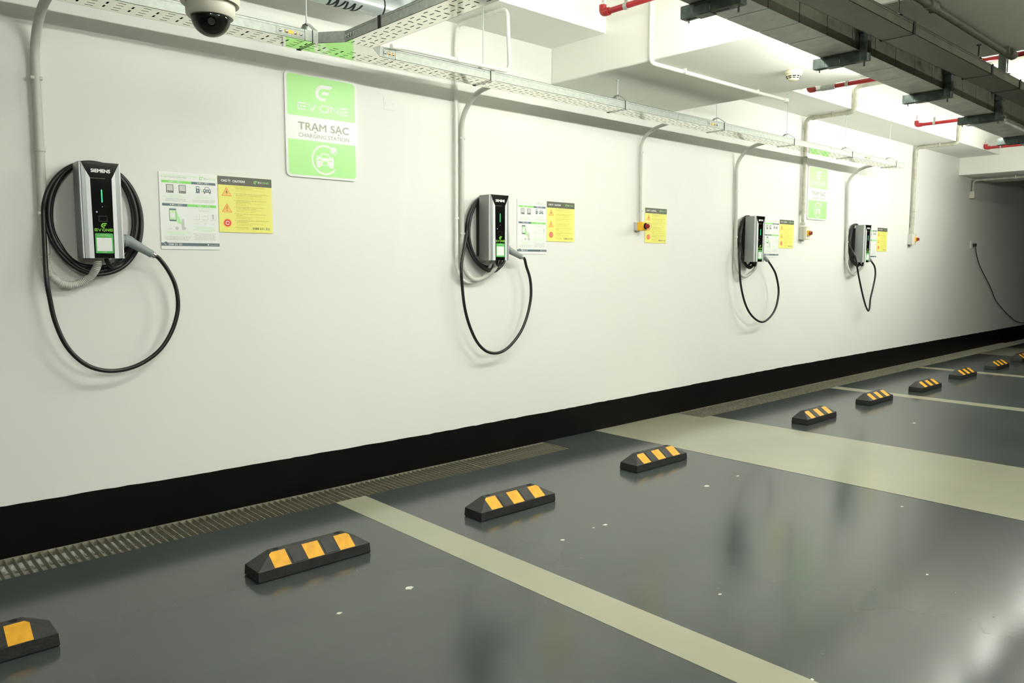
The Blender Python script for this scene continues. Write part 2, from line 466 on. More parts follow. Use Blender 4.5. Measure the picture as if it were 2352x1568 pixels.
# ------------------------------------------------------------------ drain grates
BAR = MB().box(-0.0016, 0.0016, GY+.006, -0.006, -0.034, -0.003)
bar_me = None
def grate(x0, x1, label, detailed):
    global bar_me
    t = thing('drain_grate', (x0, 0, 0), label, 'grate', 'steel drain gratings along the wall')
    L = x1 - x0
    MB().box(0, L, GY+.002, GY+.006, -0.034, -0.002).box(0, L, -0.006, -0.002, -0.034, -0.002).build('edge_rail', 'grate_metal', t)
    MB().box(0, 0.004, GY+.006, -.006, -.034, -.001).build('end_bar', 'grate_metal', t)
    MB().box(L-.004, L, GY+.006, -.006, -.034, -.001).build('end_bar', 'grate_metal', t)
    n = int(L/0.0355)
    if detailed:
        for i in range(1, n):
            xx = L*i/n
            o = BAR.build('bar', 'grate_metal', t) if bar_me is None else bpy.data.objects.new('bar', bar_me)
            if bar_me is None: bar_me = o.data
            else: COL.objects.link(o); o.parent = t
            o.location = (xx, 0, 0)
        mb = MB()
        for i in range(n): mb.box(L*i/n+.003, L*i/n+.017, -.158, -.150, -.022, -.014)
        MB().box(0, L, -.157, -.151, -.030, -.022).build('cross_rod', 'grate_metal', t)
        tag(mb.build('tie_lugs', 'grate_metal', t), kind='stuff')
    else:
        mb = MB()
        for i in range(1, n):
            xx = L*i/n; mb.box(xx-.0016, xx+.0016, GY+.006, -.006, -.034, -.003)
        tag(mb.build('bars', 'grate_metal', t), kind='stuff')
        MB().box(0, L, -.157, -.151, -.030, -.022).build('cross_rod', 'grate_metal', t)
grate(0.27, 1.268, 'rusty steel drain grate at the far left, below the nearest wall charger', True)
grate(1.272, 2.268, 'steel drain grate ending just short of the first thin parking line, left of it', True)
grate(2.272, 3.268, 'steel drain grate along the wall just right of the first thin parking line', True)
grate(3.272, 4.09, 'short last steel drain grate before the wide pale floor band', True)
gl_ = ['first steel drain grate right of the wide pale floor band', 'second steel drain grate right of the wide pale floor band', 'steel drain grate meeting the second thin parking line beside it',
       'fourth drain grate right of the wide pale floor band', 'fifth drain grate right of the wide pale floor band', 'drain grate beside the third, farther thin parking line',
       'dim drain grate just past the farthest switch box', 'dim drain grate in the dark far corner by the distant pale band']
for i, s_ in enumerate(gl_):
    grate(5.81 + i*1.2, 5.81 + i*1.2 + 1.196, s_, False)

# ------------------------------------------------------------------ wheel stops
def make_stop():
    t = thing('wheel_stop', (0, 0, 0), 'x', 'wheel stop', 'rubber wheel stops')
    L, W, h0, h1 = 0.55, 0.145, 0.048, 0.100
    # base ring, mid ring, top plateau (front = -y)
    B = [(0.004,-W+.003,0),(L-.004,-W+.003,0),(L-.004,-.003,0),(0.004,-.003,0)]
    Bs = [(0,-W,.006),(L,-W,.006),(L,0,.006),(0,0,.006)]
    Mi = [(0.003,-W+.003,h0),(L-.003,-W+.003,h0),(L-.003,-.003,h0),(0.003,-.003,h0)]
    T = [(0.092,-.068,h1),(L-.092,-.068,h1),(L-.092,-.034,h1),(0.092,-.034,h1)]
    def band(a, b): return [a[0],a[1],a[2],a[3],b[0],b[1],b[2],b[3]], [(i,(i+1)%4,(i+1)%4+4,i+4) for i in range(4)]
    mb = MB(); mb.add(*band(B, Bs)); mb.add(*band(Bs, Mi)); mb.add(B, [(3,2,1,0)]); mb.build('base', 'rubber_side', t)
    mb = MB(); mb.add(*band(Mi, T)); mb.add(T, [(0,1,2,3)]); mb.build('top', 'rubber', t)
    y0, y1 = -W+.003, -.068
    def P(x, tt, up=0.0012):
        n = Vector((0, -(h1-h0), (y1-y0))).normalized()
        n = Vector((0, -(h1-h0), abs(y1-y0))).normalized()
        q = Vector((x, y0+(y1-y0)*tt, h0+(h1-h0)*tt)) + n*up; return q
    for k, (a, b_) in enumerate(((0.078, 0.155), (0.236, 0.314), (0.395, 0.472))):
        if k == 0: pts = [(a, .03), (b_, .03), (b_, .95), (.092, .95), (a, .83)]
        elif k == 2: pts = [(a, .03), (b_, .03), (b_, .83), (L-.092, .95), (a, .95)]
        else: pts = [(a, .03), (b_, .03), (b_, .95), (a, .95)]
        n = len(pts); mb = MB()
        mb.add([P(x, tt) for x, tt in pts] + [P(x, tt, -.001) for x, tt in pts], [tuple(range(n))] + [(i, i+n, (i+1) % n + n, (i+1) % n) for i in range(n)])
        mb.build('reflective_stripe', 'stop_yellow', t)
    for a, b_ in ((.165, .226), (.324, .385)):
        mb = MB(); pts = [(a,.05),(b_,.05),(b_,.9 if b_ < .49 else .55),(a,.9)]
        mb.add([P(x, tt, .0025) for x, tt in pts] + [P(x, tt, -.001) for x, tt in pts], [(0,1,2,3)] + [(i, i+4, (i+1) % 4 + 4, (i+1) % 4) for i in range(4)])
        mb.build('rubber_pad', 'rubber', t)
    for x in (.122, .428):
        mb = MB(); mb.lathe([(.0135, .0006), (.0105, .0006), (.0100, -.0004), (.0001, -.0004)], (x, -.051, h1), 18)
        mb.build('bolt_hole', 'hole_black', t)
    return t
stop0 = make_stop()
stops = [(0.033,-1.112,.3,'black and yellow rubber wheel stop cut off by the lower left corner'),
 (1.335,-1.078,-.4,'nearest complete rubber wheel stop, left of the first thin parking line'),
 (2.547,-1.108,-.8,'rubber wheel stop just right of the first thin parking line'),
 (3.912,-1.058,-.6,'rubber wheel stop just left of the wide pale floor band'),
 (6.168,-1.084,.5,'rubber wheel stop just right of the wide pale floor band'),
 (7.48,-1.056,.4,'rubber wheel stop just left of the second thin parking line'),
 (8.683,-1.098,-.5,'rubber wheel stop just right of the second thin parking line'),
 (10.003,-1.060,.2,'rubber wheel stop just left of the third, farther thin parking line'),
 (11.245,-1.077,.0,'dusty rubber wheel stop beyond the third thin parking line'),
 (12.45,-1.06,.0,'farthest dim rubber wheel stop cut by the right edge')]
for i, (x, y, a, lb) in enumerate(stops):
    o = stop0 if i == 0 else copy_tree(stop0)
    o.location = (x, y+.145, .0005); o.rotation_euler = (0, 0, math.radians(a)); o['label'] = lb

# ------------------------------------------------------------------ posters and signs
WPN, WPH = 0.298, 0.392
def white_poster(x, z_top, label):
    t = thing('instruction_poster', (x, 0, z_top-WPH), label, 'poster', 'white instruction posters')
    MB().bbox(0, WPN, -.0055, -.0003, 0, WPH, b=.0008, seg=1).build('board', 'board_white', t)
    p = Print(t, -.0055)
    X = lambda u: u*WPN
    Z = lambda v: WPH*(1-v)
    p.text('lettering', 'pale_green', 'HƯỚNG DẪN SỬ DỤNG TRẠM SẠC EV ONE', X(.04), Z(.052), .0088, .01)
    p.text('lettering', 'print_grey', 'EV ONE CHARGING INSTRUCTIONS', X(.04), Z(.073), .0078, .01)
    p.logo('print_green', X(.715), Z(.058), .0170)
    p.evone('print_grey', 'pale_green', X(.765), X(.965), Z(.071), .0085)
    def bar(va, vb, cut, ca, cb, ta, tb):
        p.g()
        p.rect('heading_bar', ca, X(.04), X(cut)-.004, Z(vb), Z(va)); p.rect('heading_bar', cb, X(cut)-.004, X(.965), Z(vb), Z(va))
        g = 'print_green'
        p.rrect('heading_bar', g, X(cut)-.016, X(cut)+.003, Z(vb), Z(va), .005, 2) if ca == g else p.rrect('heading_bar', g, X(cut)-.010, X(cut)+.006, Z(vb), Z(va), .005, 2)
        p.text('lettering', 'print_white', ta, X(.27), Z(vb)+.0035, .0085, .02, 'CENTER', lay=3)
        p.text('lettering', 'print_white', tb, X(.745), Z(vb)+.0035, .0085, .02, 'CENTER', lay=3)
    bar(.108, .140, .535, 'print_green', 'slate', 'BƯỚC 1 - STEP 1', 'BƯỚC 2 - STEP 2')
    bar(.405, .438, .49, 'slate', 'print_green', 'BƯỚC 3 - STEP 3', 'BƯỚC 4 - STEP 4')
    for u in (.115, .325):
        p.g()     # store badges: the codes themselves are left blank
        p.rect('icon', 'print_dark', X(u), X(u)+.036, Z(.268), Z(.160))
        p.rect('icon', 'faint_grey', X(u)+.003, X(u)+.033, Z(.240), Z(.166), 2)
        p.disc('icon', 'print_white', X(u)+.007, Z(.254), .0025, 2)
        p.text('lettering', 'print_white', 'App Store' if u < .2 else 'Google Play', X(u)+.0115, Z(.258), .0045, .01, lay=2)
    p.text('lettering', 'faint_grey', 'hoặc\nor', X(.275), Z(.205), .005, 0, 'CENTER')
    # charging pillar and car
    p.g(); x0 = X(.615)
    p.rrect('icon', 'slate', x0+.001, x0+.019, Z(.245), Z(.163), .003); p.rect('icon', 'board_white', x0+.004, x0+.016, Z(.193), Z(.172), 2)
    p.rect('icon', 'slate', x0-.001, x0+.021, Z(.252), Z(.244), 1)
    p.poly('icon', 'board_white', [(x0+.011,Z(.203)),(x0+.006,Z(.222)),(x0+.0095,Z(.221)),(x0+.008,Z(.238)),(x0+.0145,Z(.217)),(x0+.0105,Z(.217))], 2)
    p.arc('icon', 'slate', x0+.024, Z(.215), .0035, .0050, 0, 180, 1, 12); p.arc('icon', 'slate', x0+.0325, Z(.222), .0035, .0050, 180, 360, 1, 12)
    p.rect('icon', 'slate', x0+.0190, x0+.0205, Z(.235), Z(.215)); p.rect('icon', 'print_green', x0+.036, x0+.041, Z(.212), Z(.205))
    p.g(); xc = X(.745)
    p.poly('icon', 'slate', [(xc+.006,Z(.200)),(xc+.011,Z(.166)),(xc+.030,Z(.166)),(xc+.035,Z(.200))]); p.poly('icon', 'board_white', [(xc+.0095,Z(.199)),(xc+.0125,Z(.172)),(xc+.0285,Z(.172)),(xc+.0315,Z(.199))], 2)
    p.rrect('icon', 'slate', xc, xc+.041, Z(.238), Z(.198), .004); p.rect('icon', 'slate', xc+.003, xc+.010, Z(.254), Z(.236)); p.rect('icon', 'slate', xc+.031, xc+.038, Z(.254), Z(.236))
    p.disc('icon', 'board_white', xc+.007, Z(.216), .004, 2, 14); p.disc('icon', 'board_white', xc+.034, Z(.216), .004, 2, 14); p.rect('icon', 'faint_grey', xc+.014, xc+.027, Z(.226), Z(.212), 2)
    def para(u, v, lines, m, s=.0078, dv=.0205, bold=.0):
        for i, l in enumerate(lines): p.text('lettering', m, l, X(u), Z(v+i*dv), s, bold, 'CENTER')
    para(.27, .305, ['Tải ứng dụng EV ONE,', 'đăng ký tài khoản và nạp tiền vào tài khoản'], 'pale_green', .0070)
    para(.27, .352, ['Download EV ONE mobile app,', 'register and top-up your account.'], 'print_grey', .0078, bold=.008)
    para(.745, .305, ['Đỗ xe đúng vị trí, cắm', 'đầu sạc vào ổ cắm trên xe'], 'pale_green', .0070)
    para(.745, .352, ['Park your EV properly. Plug the charging', 'connector into the socket on your EV.'], 'print_grey', .0070, bold=.008)
    p.g()    # phone and scan beam
    p.rrect('icon', 'slate', X(.15), X(.268), Z(.635), Z(.470), .005); p.rect('icon', 'faint_green', X(.157), X(.261), Z(.615), Z(.492), 2)
    p.rect('icon', 'board_white', X(.175), X(.243), Z(.585), Z(.528), 3)
    p.poly('icon', 'pale_green', [(X(.270),Z(.50)),(X(.375),Z(.685)),(X(.250),Z(.640)),(X(.268),Z(.630))])
    p.rrect('icon', 'faint_grey', X(.352), X(.398), Z(.745), Z(.605), .002); p.disc('icon', 'faint_grey', X(.405), Z(.725), .007, 1, 14); p.disc('icon', 'faint_grey', X(.27), Z(.725), .009, 1, 14)
    p.rect('icon', 'faint_grey', X(.13), X(.19), Z(.735), Z(.728))
    para(.27, .775, ['Sử dụng ứng dụng EV ONE để quét mã bộ sạc', 'hoặc nhập mã thủ công. Chọn gói sạc', 'để bắt đầu quá trình sạc'], 'pale_green', .0068, .0195)
    para(.27, .842, ['Use EV ONE mobile app to scan the QR code', 'or enter the charger code manually. Choose', 'the charging package to start charging.'], 'print_grey', .0072, .0185, .008)
    para(.745, .462, ['Chọn một trong các cách để dừng sạc'], 'pale_green', .0068)
    para(.745, .490, ['Stop charging by:'], 'print_grey', .0078)
    for i, u in enumerate((.555, .705, .845)):
        p.g()
        p.rrect('icon', 'faint_grey', X(u), X(u)+.033, Z(.605), Z(.522), .004); p.rrect('icon', 'board_white', X(u), X(u)+.0315, Z(.600), Z(.522), .004, 2)
        if i == 0: p.arc('icon', 'faint_grey', X(u)+.016, Z(.562), .005, .0062, 0, 360, 3, 16)
        elif i == 1: p.arc('icon', 'faint_grey', X(u)+.016, Z(.572), .009, .0102, 0, 180, 3, 16); p.disc('icon', 'pale_green', X(u)+.016, Z(.553), .003, 3, 10)
        else: p.rect('icon', 'faint_grey', X(u)+.012, X(u)+.021, Z(.590), Z(.532), 3); p.rect('icon', 'slate', X(u)+.012, X(u)+.021, Z(.537), Z(.532), 4)
        para(u+.056, .630, ['Nhấn nút'], 'faint_green', .0055); para(u+.056, .655, ['Press the', 'button'], 'faint_grey', .0052, .014)
    para(.745, .705, ['Khi kết thúc sạc, rút đầu sạc ra khỏi xe', 'và đặt lại vào giá treo. Phí sạc được', 'thanh toán tự động trên ứng dụng EV ONE', 'ngay sau khi hoàn tất'], 'pale_green', .0066, .0195)
    para(.745, .797, ['Remove the connector from your EV and', 'return to its holder, store the cable', 'on the hanger properly. Payment shall be', 'processed automatically in EV ONE', 'mobile app upon completion of charging.'], 'print_grey', .0070, .0185, .008)
    p.rect('footer_bar', 'slate', 0, WPN, Z(.955), Z(.915)); p.disc('footer_bar', 'slate', X(.075), Z(.925), .0095, 1, 20)
    p.arc('icon', 'print_white', X(.075), Z(.925), .0055, .0075, 150, 290, 3, 14)
    p.text('lettering', 'print_white', '0388 331 331', X(.12), Z(.946), .0125, .025, lay=3)
    p.disc('icon', 'print_white', X(.80), Z(.936), .004, 3, 14); p.text('lettering', 'print_white', 'www.ev-one.vn', X(.83), Z(.942), .0070, .02, lay=3)
    p.done(); return t
wp0 = white_poster(1.351, 1.822, 'white instruction poster just right of the nearest charger')
for x, lb in ((3.822, 'white instruction poster just right of the second charger from the left'), (7.262, 'white instruction poster half hidden behind the third charger'), (9.70, 'white instruction poster mostly hidden behind the farthest charger')):
    o = copy_tree(wp0); o.location = (x, 0, 1.822-WPH); o['label'] = lb

YW, YH = 0.301, 0.297
def yellow_poster(x, z_top, label):
    t = thing('caution_poster', (x, 0, z_top-YH), label, 'poster', 'yellow caution posters')
    MB().bbox(0, YW, -.0050, -.0003, 0, YH, b=.0008, seg=1).build('board', 'board_yellow', t)
    p = Print(t, -.0050); X = lambda u: u*YW; Z = lambda v: YH*(1-v)
    p.rect('header_bar', 'print_dark', 0, YW, Z(.153), YH)
    p.fit('lettering', 'print_white', 'CHÚ Ý!', X(.058), X(.222), Z(.098), .0120, .03)
    p.fit('lettering', 'print_white', 'CAUTION!', X(.262), X(.49), Z(.098), .0120, .03)
    p.logo('print_green', X(.690), Z(.078), .0175); p.evone('print_white', 'print_green', X(.738), X(.945), Z(.092), .0095)
    for k, vc in enumerate((.275, .565)):
        p.g()
        p.poly('icon', 'orange', [(X(.058),Z(vc+.075)),(X(.242),Z(vc+.075)),(X(.150),Z(vc-.085))]); p.poly('icon', 'orange_pale', [(X(.070),Z(vc+.068)),(X(.230),Z(vc+.068)),(X(.150),Z(vc-.068))], 2)
        if k == 0: p.poly('icon', 'print_dark', [(X(.158),Z(vc-.04)),(X(.130),Z(vc+.015)),(X(.150),Z(vc+.010)),(X(.142),Z(vc+.055)),(X(.172),Z(vc-.005)),(X(.152),Z(vc+.0))], 3)
        else: p.rect('icon', 'print_dark', X(.145), X(.155), Z(vc+.022), Z(vc-.035), 3); p.disc('icon', 'print_dark', X(.150), Z(vc+.045), .0022, 3, 10)
    p.g(); p.disc('icon', 'orange_pale', X(.150), Z(.832), .0245); p.disc('icon', 'sign_red', X(.150), Z(.832), .0190, 2); p.arc('icon', 'print_white', X(.150), Z(.832), .0075, .0110, 0, 345, 3)
    blocks = [(.178, ['Kiểm tra cáp và đầu sạc trước khi sạc. Tuyệt đối không sử', 'dụng khi thấy bất kỳ hư hỏng nào.'], ['Visually inspect the cable and connector before use. Never use', 'in case of any damage.']),
      (.300, ['Kiểm tra để bảo đảm xe của bạn tương thích với đầu sạc. Không', 'được sử dụng cáp nối và bộ chuyển không chính hãng.'], ['Check to ensure your EV is compatible to the connector.', 'Extended cable and unauthorized adapter are not allowed.']),
      (.420, ['Trước khi bắt đầu sạc, hãy bảo đảm đầu sạc đã được kết nối', 'chắc chắn với ổ cắm trên xe.'], ['Before charging, ensure connector is properly plugged into', 'the socket of your EV.']),
      (.540, ['Không tùy ý chạm vào đầu sạc trong lúc sạc. Không để trẻ', 'em và vật nuôi đến gần khu vực sạc điện.'], ['Avoid touching the connector while charging. Keep your', 'children and pets away from charging area.']),
      (.662, ['Sau khi sạc, rút đầu cắm ra khỏi xe và quấn cáp sạc gọn gàng', 'trên giá treo.'], ['After charging, remove the connector from your EV and store', 'the cable in the holder properly.']),
      (.782, ['Trong trường hợp khẩn cấp, nhấn nút DỪNG KHẨN CẤP màu đỏ', 'trên tủ điện để dừng.'], ['In case of emergency, press the Emergency button on the', 'electrical cabinet to stop charging.']),
      (.905, ['Hotline hỗ trợ kỹ thuật:'], ['Technical support hotline:'])]
    for v, a, b_ in blocks:
        p.disc('bullet', 'olive_text', X(.293), Z(v), .0016, 1, 8)
        for i, l in enumerate(a): p.text('lettering', 'olive_text', l, X(.315), Z(v+.008+i*.026), .0066, .012)
        for i, l in enumerate(b_): p.text('lettering', 'olive_faint', l, X(.315), Z(v+.008+(len(a)+i)*.026), .0064, .006)
    p.fit('lettering', 'print_dark', '0388 331 331', X(.612), X(.938), Z(.940), .0120, .008)
    p.done(); return t
yp0 = yellow_poster(1.652, 1.822, 'yellow caution poster left of the big green sign, nearest the camera')
for x, z, lb in ((4.123, 1.823, 'yellow caution poster right of the second charger'), (5.305, 1.835, 'lone yellow caution poster beside the red emergency stop button'),
                 (7.566, 1.823, 'yellow caution poster right of the third charger, left of a switch box'), (10.005, 1.818, 'farthest yellow caution poster, right of the last charger')):
    o = copy_tree(yp0); o.location = (x, 0, z-YH); o['label'] = lb

SW, SH = 0.460, 0.583
def green_sign(x, label):
    t = thing('charging_sign', (x, 0, 1.850), label, 'sign', 'green charging station signs')
    r = .030; pts = []
    for cx, cz, a0 in ((SW-r,SH-r,0),(r,SH-r,90),(r,r,180),(SW-r,r,270)):
        for j in range(9): a = math.radians(a0+11.25*j); pts.append((cx+r*math.cos(a), cz+r*math.sin(a)))
    MB().prism(pts, -.012, -.0005).build('panel', 'sign_white', t)
    p = Print(t, -.012); p.letters = False; X = lambda u: u*SW; Z = lambda v: SH*(1-v)
    e = .0135
    p.rrect('green_field', 'sign_green', e, SW-e, Z(.412), SH-e, .020, 1, (1,1,0,0))
    p.g(); p.rrect('green_field', 'sign_green', e, SW-e, e, Z(.640), .020, 1, (0,0,1,1))
    p.logo('print_white', X(.520), Z(.165), .090)
    p.evone('print_white', 'print_white', X(.165), X(.875), Z(.353), .0420)
    p.fit('lettering', 'print_grey', 'TRẠM', X(.165), X(.550), Z(.540), .0420, .02); p.fit('lettering', 'print_grey', 'SẠC', X(.610), X(.872), Z(.540), .0420, .02)
    p.fit('lettering', 'print_grey', 'CHARGING STATION', X(.165), X(.875), Z(.612), .0225, .004)
    cx, cz, R = X(.525), Z(.815), .086
    p.arc('emblem', 'print_white', cx, cz, R-.011, R, 52, 322, 2)
    p.g()     # plug at the end of the ring
    q = Vector((math.cos(math.radians(50)), math.sin(math.radians(50)))); tn = Vector((math.sin(math.radians(40)), -math.cos(math.radians(40))))
    c0 = Vector((cx, cz)) + q*(R-.005)
    d = Vector((0.72, -0.69)).normalized(); nn = Vector((0.69, 0.72)).normalized()
    c0 = c0 + d*.004
    body = []
    for j in range(9):
        a = math.radians(90+180*j/8); body.append(c0 + d*(.020*math.cos(a)) + nn*(.020*math.sin(a)))
    body += [c0 + d*.012 - nn*.020, c0 + d*.012 + nn*.020]
    p.poly('emblem', 'print_white', [b_[:] for b_ in body], 3)
    for s in (-1, 1):
        a = c0 + nn*(.009*s); p.poly('emblem', 'print_white', [(a+nn*.003+d*.010)[:], (a-nn*.003+d*.010)[:], (a-nn*.003+d*.030)[:], (a+nn*.003+d*.030)[:]], 3)
    p.g()     # car front
    def C(a, b_): return (cx + a*.001, cz + b_*.001)
    p.poly('emblem', 'print_white', [C(-38,8),C(-25,37),C(25,37),C(38,8)], 2); p.poly('emblem', 'sign_green', [C(-28,11),C(-20,31),C(20,31),C(28,11)], 3)
    p.poly('emblem', 'print_white', [C(-56,14),C(-38,14),C(-38,20),C(-54,20)], 2); p.poly('emblem', 'print_white', [C(56,14),C(38,14),C(38,20),C(54,20)], 2)
    p.rrect('emblem', 'print_white', cx-.056, cx+.056, cz-.033, cz+.013, .010, 2); p.rrect('emblem', 'print_white', cx-.054, cx-.028, cz-.044, cz-.024, .006, 2); p.rrect('emblem', 'print_white', cx+.028, cx+.054, cz-.044, cz-.024, .006, 2)
    p.rect('emblem', 'sign_green', cx-.043, cx-.022, cz-.006, cz+.001, 3); p.rect('emblem', 'sign_green', cx+.022, cx+.043, cz-.006, cz+.001, 3); p.rect('emblem', 'sign_green', cx-.015, cx+.015, cz-.030, cz-.007, 3)
    p.done(); return t
sg = green_sign(2.044, 'large green and white charging station sign near the camera, above the yellow poster')
o = copy_tree(sg); o.location = (8.142, 0, 1.850); o['label'] = 'far green charging station sign beside a grey conduit and switch box'

# ------------------------------------------------------------------ chargers
CW, CH, YB, YF = 0.172, 0.438, -.072, -.190
FR = '_'
def charger(x, label, coil, loop, loop_y, seed):
    rnd = random.Random(seed)
    t = thing('wall_charger', (x, 0, 1.381), label, 'charger', 'wall mounted car chargers')
    MB().bbox(.030, CW-.030, YB+.002, -.001, .030, CH-.035, b=.004).build('wall_bracket', 'matt_black', t)
    # body: side walls lean slightly, front chamfered
    prof = [(0.000, YB), (-.002, YF+.022), (.006, YF+.004), (CW-.006, YF+.004), (CW+.002, YF+.022), (CW, YB)]
    MB().prism([(a, b_) for a, b_ in prof], 0.0, CH, 'z').build('body', 'silver_side', t)
    # silver front pillars: inner edges follow the hourglass
    y0 = YF+.003
    def pillar(s):
        o_ = .0 if s < 0 else CW
        def xx(f): return f*CW if s < 0 else CW-f*CW
        pts = [(xx(-.005), 0), (xx(.250), 0), (xx(.235), CH*.835), (xx(.040), CH*.995), (xx(-.005), CH*.995)]
        n = len(pts); mb = MB()
        fy = [YF + .009*(1 - (a if s < 0 else CW-a)/(.25*CW)) for a, b_ in pts]
        vs = [(a, fy[i], b_) for i, (a, b_) in enumerate(pts)] + [(a, YF+.020, b_) for a, b_ in pts]
        mb.add(vs, [tuple(range(n))] + [(i, i+n, (i+1) % n + n, (i+1) % n) for i in range(n)])
        mb.build('silver_cheek', 'silver_paint', t)
    pillar(-1); pillar(1)
    cp = [(.250*CW, .001), (.750*CW, .001), (.765*CW, CH*.832), (.965*CW, CH*1.0), (.035*CW, CH*1.0), (.235*CW, CH*.832)]
    fp = MB().prism(cp, YF+.002, YF+.012); front = fp.build('front_panel', 'gloss_black', t)
    p = Print(front, YF+.002)
    p.fit('lettering', 'print_white', 'SIEMENS', .260*CW, .735*CW, CH*.895, .0155, .045)
    p.rect('painted_glint', 'print_grey', .245*CW, .60*CW, CH*.832, CH*.8345)  # glint on the panel fold, painted as a grey line
    # faint card-reader outline
    for a in ((.0,.0,.036,.0014),(.0,.024,.036,.0254),(.0,.0,.0014,.024),(.0346,.0,.036,.024)):
        p.rect('card_reader_outline', 'ghost_line', .40*CW+a[0], .40*CW+a[2], CH*.385+a[1], CH*.385+a[3])
    p.logo('lime', .515*CW, CH*.345, .0205); p.evone('lime', 'lime', .285*CW, .735*CW, CH*.283, .0125)
    p.rrect('sticker', 'sticker_green', .290*CW, .735*CW, CH*.052, CH*.262, .004, 1); p.rrect('sticker', 'print_white', .322*CW, .700*CW, CH*.075, CH*.215, .002, 2)
    p.text('lettering', 'faint_green', 'QUÉT MÃ QR\nĐỂ BẮT ĐẦU PHIÊN SẠC', .512*CW, CH*.245, .0052, .015, 'CENTER', lay=3)
    p.text('lettering', 'faint_green', 'EV ONE', .512*CW, CH*.060, .0050, .015, 'CENTER', lay=3)
    p.done()
    MB().bbox(.492*CW, .512*CW, YF+.0005, YF+.004, CH*.585, CH*.718, b=.0008, seg=1).build('status_light', 'led_green', t)
    MB().lathe([(.0018, YF+.0008), (.0018, YF+.004)], (.502*CW, 0, CH*.540), 10, 'y').build('indicator_lamp', 'print_grey', t)
    MB().bbox(.345*CW, .375*CW, YF+.0008, YF+.004, CH*.478, CH*.490, b=.0005, seg=1).build('indicator_lamp', 'led_blue', t)
    # connector holster boss on the right side
    hx, hz, hy = CW, 1.470-1.381, -.118
    MB().cyl((hx-.004, hy, hz), (hx+.030, hy, hz-.004), .030, 20, .027).build('holster', 'handle_grey', t)
    # connector: neck, bent grip, chrome ferrule
    e = loop[-1]
    ex, ez = e[0]-x, e[1]-1.381
    k = [(hx+.022, hy, hz-.003), (hx+.042, hy, hz-.006), (hx+.062, hy, hz-.018), (hx+.062+(ex-hx-.062)*.45, hy+.004, hz-.018+(ez-hz+.018)*.42), (ex-.014, hy+.010, ez+.012)]
    path = crom(k, 6); m_ = len(path)
    con = MB().ring_tube(path, [.030 - .011*min(1, 1.15*i/(m_-1)) for i in range(m_)], 16).build('connector', 'handle_grey', t, 50)
    d = (Vector(path[-1]) - Vector(path[-3])).normalized(); a = Vector(path[-1])
    MB().cyl(a - d*.004, a + d*.016, .0175, 14).build('ferrule', 'chrome', con, 50)
    end = a + d*.012
    # cable: leaves the base, wraps round the bracket three times, sags in the big loop to the connector
    cx, cz, rx, rz = coil
    cx -= x; cz -= 1.381
    R = .0105
    pts = [(CW*.62, -.135, .010), (CW*.66, -.125, -.018), (CW*.85, -.100, -.040)]
    turns = 3
    N = 22
    a0, a1 = -50.0, -50.0 + 360*turns + 232.0
    steps = int(N*(a1-a0)/360)
    for i in range(steps+1):
        f = i/steps; a = math.radians(a0 + (a1-a0)*f); tn = (a1-a0)*f/360
        lay = tn/ (turns+.6)
        low = max(0, -math.sin(a)); side = max(0, -math.cos(a))
        k_ = 0.82 + 0.18*lay + .02*rnd.uniform(-1, 1)*low
        px = cx + rx*k_*math.cos(a); pz = cz + rz*(0.97 if math.sin(a) > 0 else k_)*math.sin(a)
        py = -.022 - .030*((tn*1.0) % 2.0)/2.0 - .055*low**1.5*lay
        if pz > CH*.1 and pz < CH+.01 and -.01 < px < CW+.01: py = max(py, YB+.012)
        pts.append((px, py, pz))
    yl = loop_y
    for i, (lx, lz) in enumerate(loop[:-1]):
        pts.append((lx-x, yl, lz-1.381))
    pts += [tuple(end + d*.03), tuple(end)]
    MB().ring_tube(crom(pts, 4), R, 10).build('charging_cable', 'cable_black', t, 60)
    return t
L1 = [(.811,1.30),(.822,1.18),(.835,1.095),(.867,.994),(.914,.919),(.976,.866),(1.055,.841),(1.139,.845),(1.217,.873),(1.292,.928),(1.348,1.009),(1.381,1.1),(1.388,1.177),(1.376,1.255),(1.346,1.324),(1.283,1.391)]
L2 = [(3.228,1.352),(3.235,1.197),(3.256,1.057),(3.297,.937),(3.358,.83),(3.431,.764),(3.515,.737),(3.603,.747),(3.692,.798),(3.773,.877),(3.829,.975),(3.863,1.084),(3.871,1.169),(3.858,1.26),(3.823,1.34),(3.775,1.396)]
L3 = [(6.616,1.434),(6.634,1.239),(6.685,1.08),(6.764,.949),(6.874,.851),(7.018,.788),(7.136,.786),(7.261,.843),(7.343,.929),(7.379,1.048),(7.368,1.139),(7.307,1.26),(7.228,1.334),(7.165,1.385)]
L4 = [(9.127,1.454),(9.249,1.228),(9.351,1.05),(9.446,.906),(9.518,.824),(9.573,.792),(9.600,.832),(9.612,.938),(9.67,1.065),(9.715,1.187),(9.720,1.261),(9.685,1.335),(9.602,1.394)]
charger(.950, 'nearest wall charger with black coiled cable at the far left of the wall', (1.040,1.568,.215,.272), L1, -.10, 1)
charger(3.408, 'second wall charger from the left, between twin conduits and a white poster', (3.510,1.562,.192,.266), L2, -.10, 2)
charger(6.783, 'third wall charger from the left, partly hiding its white poster', (6.882,1.572,.150,.262), L3, -.12, 3)
charger(9.222, 'farthest wall charger with cable hanging in a narrow pointed loop', (9.300,1.585,.165,.256), L4, -.12, 4)

